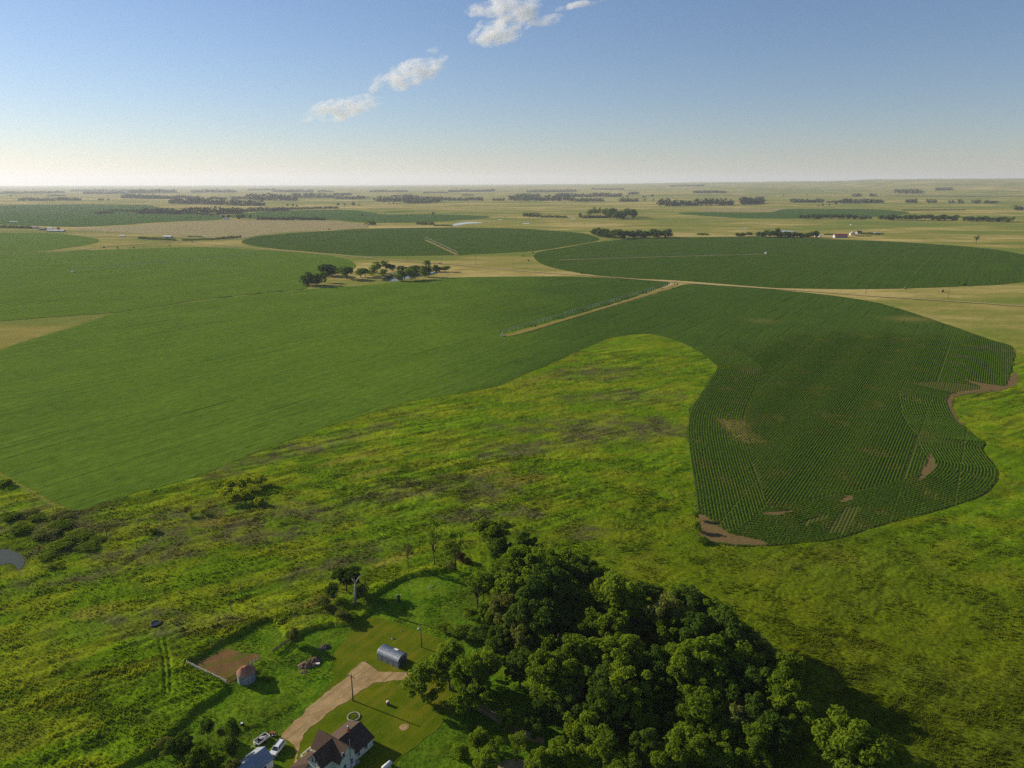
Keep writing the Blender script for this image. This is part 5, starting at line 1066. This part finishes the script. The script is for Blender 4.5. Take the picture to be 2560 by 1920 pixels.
# grain bin
gb = empty('grain_bin', (-72.5, 165.3, YZ)); tag(gb, 'round corrugated grain bin with a rusty conical roof beside the corral', 'grain bin')
R_b = 2.35; pr = []
for i in range(26): pr.append((R_b + (.04 if i % 2 else -.02), -.2 + 3.05 * i / 25))
MB().lathe(pr, 32).build('wall', M['steel'], gb, True)
NS = 22
for k in range(NS):
    a0 = 2 * math.pi * k / NS; a1 = 2 * math.pi * (k + 1) / NS; am = (a0 + a1) / 2; R1 = R_b + .18
    v = [(.28 * math.cos(a0), .28 * math.sin(a0), 4.32), (.28 * math.cos(a1), .28 * math.sin(a1), 4.32), (R1 * math.cos(a1), R1 * math.sin(a1), 2.86), (R1 * math.cos(am), R1 * math.sin(am), 2.82), (R1 * math.cos(a0), R1 * math.sin(a0), 2.86)]
    rb_ = [(p[0], p[1], p[2] + .0) for p in v]
    c, s = math.cos(a0), math.sin(a0); nx2, ny2 = -s * .05, c * .05
    v2 = [(.3 * c + nx2, .3 * s + ny2, 4.32), (.3 * c - nx2, .3 * s - ny2, 4.32), (R1 * c - nx2, R1 * s - ny2, 2.87), (R1 * c + nx2, R1 * s + ny2, 2.87), (.3 * c, .3 * s, 4.44), (R1 * c, R1 * s, 2.99)]
    MB().add(v, [(0, 1, 2, 3, 4)]).add(v2, [(0, 3, 5, 4), (4, 5, 2, 1)]).build('roof_panel', M['rust'], gb)
MB().lathe([(.42, 4.28), (.42, 4.4), (.2, 4.62), (0, 4.66)], 14).build('roof_cap', M['rust'], gb, True)

# corral fences
def board_fence(a, b, n, label, rails=(.55, .95, 1.35), mat='whitewood', posts='whitewood', h=1.5):
    a = Vector(a); b = Vector(b); d = b - a; L = d.length; e = empty('board_fence', a, math.atan2(d.y, d.x)); tag(e, label, 'fence')
    for i in range(n + 1): MB().box(L * i / n - .07, -.07, -.3, L * i / n + .07, .07, h).build('post', M[posts], e)
    for z in rails:
        for i in range(n): MB().box(L * i / n + .02, -.13, z - .09, L * (i + 1) / n - .02, -.072, z + .09).build('board', M[mat], e)
    return e
y3 = lambda p: Vector((*G(p[0], p[1], YZ), YZ))
board_fence(y3((468, 1662)), y3((567, 1711)), 6, 'white board fence along the lower left side of the corral')
board_fence(y3((622, 1667)), y3((648, 1651)), 3, 'grey board fence between the grain bin and the corral end', (.6, 1.1), 'concrete', 'wood')
board_fence(y3((683, 1634)), y3((722, 1606)), 4, 'short weathered board fence below the grey green bush', (.5, .9, 1.3), 'wood', 'wood')
def weed_bank(pts, w, h, label, mat='leaf_grey', z=YZ):
    """tall weeds grown up along a fence line"""
    r = np.random.default_rng(int(pts[0][0])); q = catmull([G(p[0], p[1], z) for p in pts], 10, False); cen = []; rad = []
    for i in range(len(q) - 1):
        for k in range(max(2, int(np.hypot(*(q[i + 1] - q[i])) / .35))):
            t = r.random(); c = q[i] * (1 - t) + q[i + 1] * t; cen.append((c[0] + r.normal(0, w * .3), c[1] + r.normal(0, w * .3), z + r.uniform(.2, .85) * h)); rad.append(r.uniform(.28, .5))
    V, Q = leaf_cloud(r, np.array(cen), np.array(rad), 26, .09, .5, .6); return tag(link('weed_bank', mesh_np('weed_bank', V, Q), M[mat]), label, 'weeds', 'overgrown fence lines', 'stuff')
weed_bank([(478, 1655), (520, 1630), (580, 1595), (636, 1561)], .8, 1.5, 'tall grey green weeds along the upper left corral fence')
weed_bank([(567, 1708), (580, 1697), (596, 1688)], .6, 1.2, 'weeds between the white fence and the grain bin')
weed_bank([(569, 1712), (528, 1752), (495, 1772), (461, 1803), (431, 1833)], .6, .9, 'overgrown bank running down left of the yard', 'leaf')
weed_bank([(684, 1632), (700, 1620), (722, 1604)], .6, 1.3, 'weeds along the short weathered fence')
weed_bank([(600, 1830), (640, 1810), (690, 1775), (730, 1760)], 1.6, .8, 'rank green weeds left of the driveway', 'leaf_bright')
weed_bank([(640, 1780), (680, 1790), (720, 1770)], 2.0, .6, 'lower clump of rank weeds beside the driveway', 'leaf_bright')

# dead white trunk, stump, rubble, planter
e = empty('dead_tree', P(888, 1508, -.3)); tag(e, 'bare bleached dead trunk with two forked limbs above the yard', 'dead tree')
b = MB(); b.tube([(0, 0, -.5), (.1, 0, 3), (.3, 0, 6.2), (.5, 0, 7.4)], [.5, .38, .32, .24], 9); b.build('trunk', M['bark_dead'], e, True)
MB().tube([(.5, 0, 7.2), (1.2, 0, 8.6), (2.3, 0, 10.0), (2.4, 0, 11.2)], [.22, .17, .12, .05], 6).build('limb', M['bark_dead'], e, True); MB().tube([(.4, 0, 7.2), (-.1, .1, 8.2), (-.5, .1, 8.8)], [.22, .17, .12], 6).build('limb', M['bark_dead'], e, True); MB().tube([(.35, 0, 7.2), (.3, 0, 8.3), (.1, 0, 9.8)], [.15, .1, .03], 5).build('limb', M['bark_dead'], e, True)
e = empty('tree_stump', P(997, 1504, YZ)); tag(e, 'thick forked tree stump cut off pale in the green hollow', 'stump')
MB().tube([(0, 0, -.4), (0, 0, .6), (.05, 0, 1.6)], [.75, .55, .5], 9).build('trunk', M['bark'], e, True); MB().tube([(0, 0, 1.3), (-.45, 0, 2.4)], [.34, .3], 8).build('limb', M['bark'], e, True); MB().tube([(0, 0, 1.3), (.5, .1, 2.5)], [.36, .32], 8).build('limb', M['bark'], e, True)
for x, z in ((-.45, 2.405), (.5, 2.505)): MB().lathe([(0, z + .02), (.28, z + .02), (.29, z)], 10, x, .05).build('cut_face', M['tanwall'], e)
def heap(px, py, r, h, mat, label, seed, zb=YZ):
    q = np.random.default_rng(seed); n = 18; v = [(0, 0, h)]; f = []
    rings = ((.35, .85), (.7, .5), (1, .05), (1.1, -.2))
    for a, b in rings:
        for j in range(n): t = 2 * math.pi * j / n; k = r * a * (1 + q.normal(0, .14)); v.append((k * math.cos(t), k * .8 * math.sin(t), h * b * (1 + q.normal(0, .22))))
    f = [(0, 1 + j, 1 + (j + 1) % n) for j in range(n)] + [(1 + i * n + j, 1 + i * n + (j + 1) % n, 1 + (i + 1) * n + (j + 1) % n, 1 + (i + 1) * n + j) for i in range(3) for j in range(n)]
    return tag(MB().add(v, f).build('dirt_heap', M[mat], None, False, P(px, py, zb)), label, 'heap', 'heaps in the yard')
heap(765, 1664, 2.2, 1.0, 'bare', 'brown dirt heap, left one of the yard rubble', 1); heap(788, 1652, 1.7, 1.1, 'bare', 'brown dirt heap, upper right one of the yard rubble', 2); heap(786, 1664, 1.2, .6, 'bare', 'small dirt heap between the larger two', 3); heap(812, 1618, 1.8, .7, 'darkhay', 'dark rotted heap right of the rubble', 4); heap(760, 1680, 1.2, .3, 'bare', 'low dirt patch heap below the rubble', 5)
b = MB(); b.box(-.6, -.3, 0, .6, .3, .35); b.box(-.9, .3, 0, -.1, .7, .2); tag(b.build('scrap_pile', M['white'], None, False, P(794, 1661, YZ + .1), .4), 'white scrap lying at the edge of the dirt heaps', 'scrap')
for k, (x, y, s, lb) in enumerate(((982, 1597, .45, 'pale boulder on the lawn above the arched shed'), (1004, 1579, .3, 'smaller pale boulder further up the lawn'), (1073, 1471, .35, 'pale stone, lower left of the stones in the hollow'), (1078, 1467, .4, 'pale stone, middle of the stones in the hollow'), (1084, 1465, .3, 'pale stone, upper right of the stones in the hollow'), (1100, 1460, .25, 'pale stone at the right of the hollow stones'), (916, 1656, .3, 'stone at the top of the driveway'))):
    h = heap(x, y, s, s * 1.1, 'concrete', lb, 40 + k); h.name = 'boulder'; h['category'] = 'boulder'; h['group'] = 'pale stones'
pl_ = empty('planter_ring', P(884, 1793, YZ)); tag(pl_, 'ring of pale stones round a leafy planting bed behind the farmhouse', 'flower bed')
for k in range(20): a = 2 * math.pi * k / 20; MB().box(-.18, -.12, 0, .18, .12, .28).build('stone', M['concrete'], pl_, False, (1.5 * math.cos(a), 1.5 * math.sin(a), .05), a + math.pi / 2)
V, Q = leaf_cloud(np.random.default_rng(5), np.array([(math.cos(k) * (.2 + .09 * k), math.sin(k) * (.2 + .09 * k), .25) for k in range(12)]), np.full(12, .42), 40, .1); link('plants', mesh_np('plants', V, Q), M['leaf_bright'], pl_)
e = empty('barrel', P(970, 1762, YZ)); tag(e, 'dark barrel with a pale lid standing alone on the lawn', 'barrel'); MB().lathe([(0, 0), (.42, 0), (.45, .45), (.42, .95), (.4, .95)], 16).build('body', M['darksteel'], e, True); MB().lathe([(.47, .95), (.45, 1.05), (.2, 1.16), (0, 1.18)], 16).build('lid', M['tanwall'], e, True)
e = empty('propane_tank', P(968, 1921, YZ), .9); tag(e, 'white rounded propane tank just showing at the bottom edge', 'tank'); MB().tube([(-1.4, 0, .9), (-1.2, 0, .9), (1.2, 0, .9), (1.4, 0, .9)], [.25, .55, .55, .25], 14).build('tank', M['white'], e, True)
for x in (-.8, .8): MB().box(x - .1, -.4, 0, x + .1, .4, .4).build('leg', M['concrete'], e)
e = empty('tyre_tank', P(390, 1561, -.1)); tag(e, 'black stock tank made of a tractor tyre in the meadow', 'stock tank'); MB().lathe([(1.5, -.2), (1.6, .2), (1.55, .55), (1.3, .62), (1.15, .5), (1.15, 0)], 24).build('tyre', M['black'], e, True); MB().lathe([(0, .38), (1.15, .38)], 24).build('water', M['water'], e)

# vehicles in the yard
def make_car(loc, rz, label):
    e = empty('parked_car', loc, rz); tag(e, label, 'car')
    prof = [(-2.3, .35), (-2.32, .75), (-2.2, .98), (-1.2, 1.05), (2.2, 1.05), (2.34, .8), (2.32, .35)]; W = .92
    def ext(pts, w0, w1=None):
        n = len(pts); v = [(x, -w0, z) for x, z in pts] + [(x, w0, z) for x, z in pts]; return v, [tuple(range(n)), tuple(range(2 * n - 1, n - 1, -1))] + [(i, n + i, n + (i + 1) % n, (i + 1) % n) for i in range(n)]
    o = MB().add(*ext(prof, W)).build('body', M['car'], e); bv = o.modifiers.new('b', 'BEVEL'); bv.width = .09; bv.segments = 2
    v = [(-1.25, -.86, 1.0), (2.22, -.86, 1.0), (2.22, .86, 1.0), (-1.25, .86, 1.0), (-.45, -.70, 1.66), (1.95, -.70, 1.66), (1.95, .70, 1.66), (-.45, .70, 1.66)]
    o = MB().add(v, [(4, 5, 6, 7), (0, 1, 5, 4), (1, 2, 6, 5), (2, 3, 7, 6), (3, 0, 4, 7)]).build('cabin', M['car'], e); bv = o.modifiers.new('b', 'BEVEL'); bv.width = .06; bv.segments = 2
    def pane(nm, q):
        c = [Vector(p) for p in q]; m = sum(c, Vector()) / 4; n = (c[1] - c[0]).cross(c[3] - c[0]).normalized(); n = n if n.dot(m - Vector((.5, 0, 1.2))) > 0 else -n
        MB().add([p + n * .012 for p in c] + [p - n * .05 for p in c], [(0, 1, 2, 3), (7, 6, 5, 4), (0, 4, 5, 1), (1, 5, 6, 2), (2, 6, 7, 3), (3, 7, 4, 0)]).build(nm, M['glass'], e)
    def bil(a, b, c, d, s0, s1, t0, t1):
        a, b, c, d = map(Vector, (a, b, c, d)); f = lambda s, t: (a.lerp(b, s)).lerp(d.lerp(c, s), t); return [f(s0, t0), f(s1, t0), f(s1, t1), f(s0, t1)]
    pane('windscreen', bil(v[0], v[3], v[7], v[4], .07, .93, .1, .92)); pane('rear_window', bil(v[1], v[2], v[6], v[5], .08, .92, .25, .9))
    for s in ((v[0], v[1], v[5], v[4]), (v[3], v[2], v[6], v[7])):
        for a, b in ((.12, .40), (.43, .68), (.71, .94)): pane('side_window', bil(*s, a, b, .15, .88))
    for x in (-1.45, 1.4):
        for s in (-1, 1):
            w = MB(); w.tube([(x, s * .70, .34), (x, s * .95, .34)], .35, 16); wh = w.build('wheel', M['black'], e); MB().tube([(x, s * .90, .34), (x, s * .965, .34)], .2, 12).build('rim', M['steel'], wh)
    for s in (-1, 1): MB().box(-2.36, s * .78 - .14, .68, -2.28, s * .78 + .14, .86).build('headlight', M['glass'], e); MB().box(2.3, s * .8 - .1, .7, 2.36, s * .8 + .1, .98).build('tail_light', M['redpaint'], e)
    MB().box(-2.40, -.8, .36, -2.28, .8, .52).build('bumper', M['darksteel'], e)
    for s in (-1, 1): MB().box(-.3, s * .60 - .03, 1.68, 1.8, s * .60 + .03, 1.74).build('roof_rail', M['darksteel'], e)
    return e
make_car((-56.15, 140.1, YZ + .06), math.radians(74), 'white estate car parked between the garage and the house')
tr = empty('utility_trailer', P(655, 1853, YZ), math.radians(56)); tag(tr, 'open dark trailer with white frame parked behind the garage', 'trailer')
MB().box(-1.7, -.95, .5, 1.7, .95, .58).build('bed', M['black'], tr)
for q in ((-1.7, -1.0, .58, 1.7, -.94, 1.0), (-1.7, .94, .58, 1.7, 1.0, 1.0), (1.66, -.94, .58, 1.72, .94, 1.0), (-1.72, -.94, .58, -1.66, .94, 1.0)): MB().box(*q).build('side_panel', M['white'], tr)
for s in (-1, 1): MB().tube([(0, s * 1.05, .36), (0, s * 1.25, .36)], .36, 14).build('wheel', M['black'], tr)
MB().tube([(-1.7, 0, .5), (-3.2, 0, .45)], .06, 6).build('drawbar', M['white'], tr)
b = MB(); b.tube([(-.9, 0, 0), (-.6, 0, 0), (.6, 0, 0), (1.1, 0, .05)], [.1, .3, .3, .06], 10); o = b.build('canoe', M['whitewood'], None, True, tr.location + Vector((.35, .2, .92)), math.radians(20)); tag(o, 'pale canoe shaped object lying across the trailer', 'canoe')
b = MB(); b.box(-.5, -.35, 0, .5, .35, .7); o = b.build('junk_box', M['whitewood'], None, False, P(640, 1859, YZ), .6); tag(o, 'pale box beside the trailer behind the garage', 'box'); MB().box(-.53, -.38, .2, .53, -.353, .4).build('red_stripe', M['redpaint'], o)
mw = empty('riding_mower', P(684, 1839, YZ), math.radians(-25)); tag(mw, 'small red and white riding mower beside the driveway', 'mower')
MB().box(-.9, -.3, .3, -.1, .3, .75).build('hood', M['redpaint'], mw); MB().box(-.1, -.45, .25, .7, .45, .45).build('deck', M['white'], mw); b = MB(); b.box(.15, -.25, .45, .6, .25, .6); b.box(.55, -.25, .6, .68, .25, 1.0); b.build('seat', M['black'], mw); MB().tube([(-.05, 0, .7), (.1, 0, 1.05)], .04, 6).build('steering_column', M['darksteel'], mw)
for x, r_ in ((-.65, .2), (.5, .3)):
    for s in (-1, 1): MB().tube([(x, s * .38, r_), (x, s * .58, r_)], r_, 12).build('wheel', M['black'], mw)
b = MB(); b.lathe([(0, 0), (.45, 0), (.45, .8), (.4, .85), (0, .85)], 14); o = b.build('drum', M['black'], None, True, P(606, 1815, YZ)); tag(o, 'dark drum with a pale top standing in the weeds', 'drum'); MB().lathe([(0, .87), (.3, .87), (.3, .84)], 12, -.1, .1).build('lid', M['white'], o)

# ------------------------------------------------------------------ far farmsteads, bales, truck
def barn(px, py, w, d, h, hr, rz, wallm, roofm, label, name='barn', door=True, cat='barn'):
    e = empty(name, P(px, py, .1), rz); tag(e, label, cat); MB().box(-w / 2, -d / 2, -.5, w / 2, d / 2, h).build('wall', M[wallm], e)
    def q(x, y, z): return (x, y, z)
    b = MB(); o = .5; sl = (hr - h) / (d / 2)
    for s in (-1, 1): b.slab([(-w / 2 - o, 0, hr), (w / 2 + o, 0, hr), (w / 2 + o, s * (d / 2 + o), h - o * sl), (-w / 2 - o, s * (d / 2 + o), h - o * sl)], .2)
    b.build('roof', M[roofm], e); g = MB()
    for x in (-w / 2, w / 2): g.add([(x, -d / 2, h - .22), (x, d / 2, h - .22), (x, 0, hr - .22)], [(0, 1, 2)])
    g.build('gable_wall', M[wallm], e)
    if door: MB().box(-w / 2 - .08, -d * .2, 0, -w / 2 - .01, d * .2, h * .85).build('door', M['white'], e)
    for k in range(max(2, int(w / 7))): x = -w / 2 + w * (k + .5) / max(2, int(w / 7)); MB().box(x - .8, -d / 2 - .06, h * .45, x + .8, -d / 2 - .01, h * .8).build('window', M['glass'], e)
    return e
def bin_(px, py, r, h, label):
    e = empty('grain_bin', P(px, py, .1)); tag(e, label, 'grain bin', 'white grain bins'); MB().lathe([(r, -.3), (r, h)], 20).build('wall', M['turb'], e, True); MB().lathe([(r * 1.05, h), (.3, h + r * .55), (0, h + r * .6)], 20).build('roof', M['turb'], e, True)
barn(2100, 594, 31, 14, 5.5, 9.5, 0.0, 'greywall', 'redroof', 'long barn with a red metal roof and grey walls by the right round field')
barn(2130, 588, 9, 11, 5, 9, math.pi / 2, 'tanwall', 'greywall', 'sunlit tan gabled house right of the red roofed barn', 'farmhouse', True, 'house'); barn(2146, 584, 15, 10, 4, 7.5, .3, 'greywall', 'wood', 'low dark roofed building behind the tan house', 'shed', False, 'shed')
bin_(2038, 590.5, 2.6, 4.5, 'white grain bin, left of the pair by the dark trees'); bin_(2049.5, 592, 3.0, 4.5, 'white grain bin, right of the pair by the dark trees'); barn(2192, 584, 14, 5, 2.5, 3.6, .1, 'white', 'turb', 'long low white shed behind the hedge at the right farm', 'shed', False, 'shed')
barn(140, 579, 55, 9, 3.5, 5, -.18, 'greywall', 'turb', 'long low white roofed shed at the far left farm', 'shed', False, 'shed'); barn(80, 571, 14, 10, 4, 6.5, .1, 'tanwall', 'white', 'pale house at the left end of the far left farm', 'farmhouse', True, 'house'); barn(90, 572, 12, 12, 4.5, 7, .1, 'greywall', 'greywall', 'grey barn beside the pale house at the far left farm', 'barn'); barn(108, 575, 18, 10, 4, 6.5, -.1, 'wood', 'darksteel', 'dark roofed barn in the middle of the far left farm', 'barn'); barn(125, 573, 16, 8, 3, 5, -.15, 'white', 'turb', 'white shed behind the long low shed at the far left', 'shed', False, 'shed')
barn(35, 555, 26, 6, 2, 3, 0, 'white', 'turb', 'long white roofed shed standing alone in the hazy left field', 'shed', False, 'shed'); barn(566, 549, 24, 8, 3, 5, 0, 'white', 'turb', 'white shed between two trees by the distant crop', 'shed', False, 'shed'); barn(351, 534, 18, 10, 4, 6.5, 0, 'tanwall', 'redroof', 'small reddish farm building before the distant wood', 'barn', False); barn(384, 534.5, 14, 9, 4, 6, 0, 'white', 'turb', 'small white farm building before the distant wood', 'shed', False, 'shed'); barn(713, 526, 40, 14, 5, 9, 0, 'redpaint', 'greywall', 'red barn behind the distant left hedge', 'barn', False)
barn(2128, 562.5, 5, 4, 2, 3, 0, 'white', 'turb', 'tiny white shelter in the pasture beyond the red barn', 'shed', False, 'shed'); barn(1357, 557, 3, 3, 3, 4, 0, 'white', 'white', 'tiny white post-like hut in the straw range', 'shed', False, 'shed'); barn(420, 594, 22, 8, 3, 5, -.2, 'greywall', 'turb', 'pale shed behind the dark clump left of the round field', 'shed', False, 'shed'); barn(306, 591, 14, 4, 2, 3, -.2, 'white', 'turb', 'small white trailer on the straw ground at left', 'trailer', False, 'trailer')
BALE = MB(); BALE.tube([(-.75, 0, .8), (-.72, 0, .8), (.72, 0, .8), (.75, 0, .8)], [.72, .85, .85, .72], 16); bm_ = BALE.mesh('hay_bale', True); bd_ = bm_.copy(); bm_.materials.append(M['hay']); bd_.materials.append(M['darkhay'])
for x, y, s, dk_, lb in ((2263, 723, 2.2, 0, 'round hay bale at the lower edge of the right round field'), (2355, 730, 2.4, 0, 'round hay bale beside the tall right road pole'), (1308, 641, 2, 1, 'dark round bale, left one by the tip of the right round field'), (1332, 633, 2, 1, 'dark round bale, upper one by the tip of the right round field'), (1321, 653, 2, 1, 'dark round bale, lower one by the tip of the right round field'), (1454, 684, 2, 1, 'dark round bale on the verge left of the pivot road end'),
        (260, 620, 2.2, 1, 'dark bale, first from the left on the straw strip'), (294, 621, 2.4, 1, 'dark bale, second from the left on the straw strip'), (334, 620, 2.2, 1, 'dark bale, third from the left on the straw strip'), (424, 615.5, 2.2, 1, 'dark bale, fourth from the left on the straw strip'), (480, 606, 2, 1, 'dark bale below the dark hedge clump at left')):
    o = link('hay_bale', bd_ if dk_ else bm_, None, None, P(x, y, .05), random.uniform(0, 3)); o.scale = (s * .8,) * 3; tag(o, lb, 'hay bale', 'round bales')
tk = empty('red_truck', P(1100, 660, .6), math.radians(-33)); tag(tk, 'red pickup truck on the gravel road above the pond', 'truck')
MB().box(-3.2, -1.1, .6, 3.0, 1.1, 1.5).build('body', M['redpaint'], tk); MB().add([(-1.2, -1.0, 1.5), (1.0, -1.0, 1.5), (1.0, 1.0, 1.5), (-1.2, 1.0, 1.5), (-.6, -.85, 2.3), (.8, -.85, 2.3), (.8, .85, 2.3), (-.6, .85, 2.3)], [(4, 5, 6, 7), (0, 1, 5, 4), (1, 2, 6, 5), (2, 3, 7, 6), (3, 0, 4, 7)]).build('cab', M['redpaint'], tk)
for x in (-2.1, 2.0):
    for s in (-1, 1): MB().tube([(x, s * .9, .45), (x, s * 1.15, .45)], .48, 12).build('wheel', M['black'], tk)

# ------------------------------------------------------------------ clouds (above the haze) and haze
def cloud(px, py, wpx, hpx, rot, seed, label, D=9000.0, thick=.28, dens=.0075):
    u = (px - 1280) / FPX; v = (960 - py) / FPX
    d = Vector((u, math.cos(PITCH) + v * math.sin(PITCH), -math.sin(PITCH) + v * math.cos(PITCH))).normalized(); c = Vector((0, 0, CAM_H)) + d * D
    a = wpx / FPX * D / 2 * 1.15; b = hpx / FPX * D / 2 * 1.35
    import bmesh
    bm = bmesh.new(); bmesh.ops.create_icosphere(bm, subdivisions=3, radius=1.0); me = bpy.data.meshes.new('cloud'); bm.to_mesh(me); bm.free()
    m, nt, out = new_mat('cloud_vapour'); tc = nd(nt, 'ShaderNodeTexCoord')
    mp = nd(nt, 'ShaderNodeMapping'); mp.inputs['Scale'].default_value = (a / 160, a * thick / 160, b / 95); mp.inputs['Location'].default_value = (seed * 3.7, seed * 1.3, seed * 5.1); nt.links.new(tc.outputs['Object'], mp.inputs[0])
    n1 = noise(nt, mp.outputs[0], 1.0, 8, .66)
    ln = nd(nt, 'ShaderNodeVectorMath', operation='LENGTH'); nt.links.new(tc.outputs['Object'], ln.inputs[0])
    f = math_n(nt, 'SUBTRACT', math_n(nt, 'MULTIPLY', math_n(nt, 'SUBTRACT', n1, .375), 6.0), math_n(nt, 'MULTIPLY', math_n(nt, 'POWER', ln.outputs['Value'], 2.6), .95))
    den = math_n(nt, 'MULTIPLY', mapr(nt, f, 0, .9, 0, 1), dens)
    vs = nd(nt, 'ShaderNodeVolumePrincipled'); vs.inputs['Color'].default_value = (1, 1, 1, 1); vs.inputs['Anisotropy'].default_value = 0.0; nt.links.new(den, vs.inputs['Density']); nt.links.new(vs.outputs[0], out.inputs['Volume'])
    o = link('cloud', me, m); o.location = c; o.scale = (a, a * thick, b)
    yaw = math.atan2(-d.x, d.y); o.rotation_euler = (Matrix.Rotation(yaw, 3, 'Z') @ Matrix.Rotation(math.asin(d.z), 3, 'X') @ Matrix.Rotation(-math.radians(rot), 3, 'Y')).to_euler()
    return tag(o, label, 'cloud', 'small clouds')
cloud(855, 272, 175, 40, 13, 1, 'small white cloud, lowest and leftmost'); cloud(1024, 186, 178, 46, 20, 2, 'ragged white cloud in the middle of the trail'); cloud(1082, 127, 38, 14, 10, 3, 'tiny white wisp of cloud between the larger ones')
cloud(1262, 18, 160, 34, 6, 4, 'long white cloud at the top edge'); cloud(1262, 62, 160, 52, 22, 5, 'broad white cloud below the top edge, largest'); cloud(1245, 97, 110, 26, 8, 6, 'low white cloud under the largest one'); cloud(1368, 50, 80, 18, 8, 7, 'thin white wisp right of the largest cloud'); cloud(1440, 13, 120, 12, 8, 8, 'thin white streak of cloud at the top edge')

m, nt, out = new_mat('haze_air'); vs = nd(nt, 'ShaderNodeVolumePrincipled'); vs.inputs['Color'].default_value = (.86, .90, 1.0, 1); vs.inputs['Density'].default_value = 3.6e-5; vs.inputs['Anisotropy'].default_value = .25; nt.links.new(vs.outputs[0], out.inputs['Volume'])
hz = MB().box(-47000, -47000, -25, 47000, 47000, 520).build('haze', m); tag(hz, 'thin pale blue haze over the distant plain', 'haze', kind='stuff')
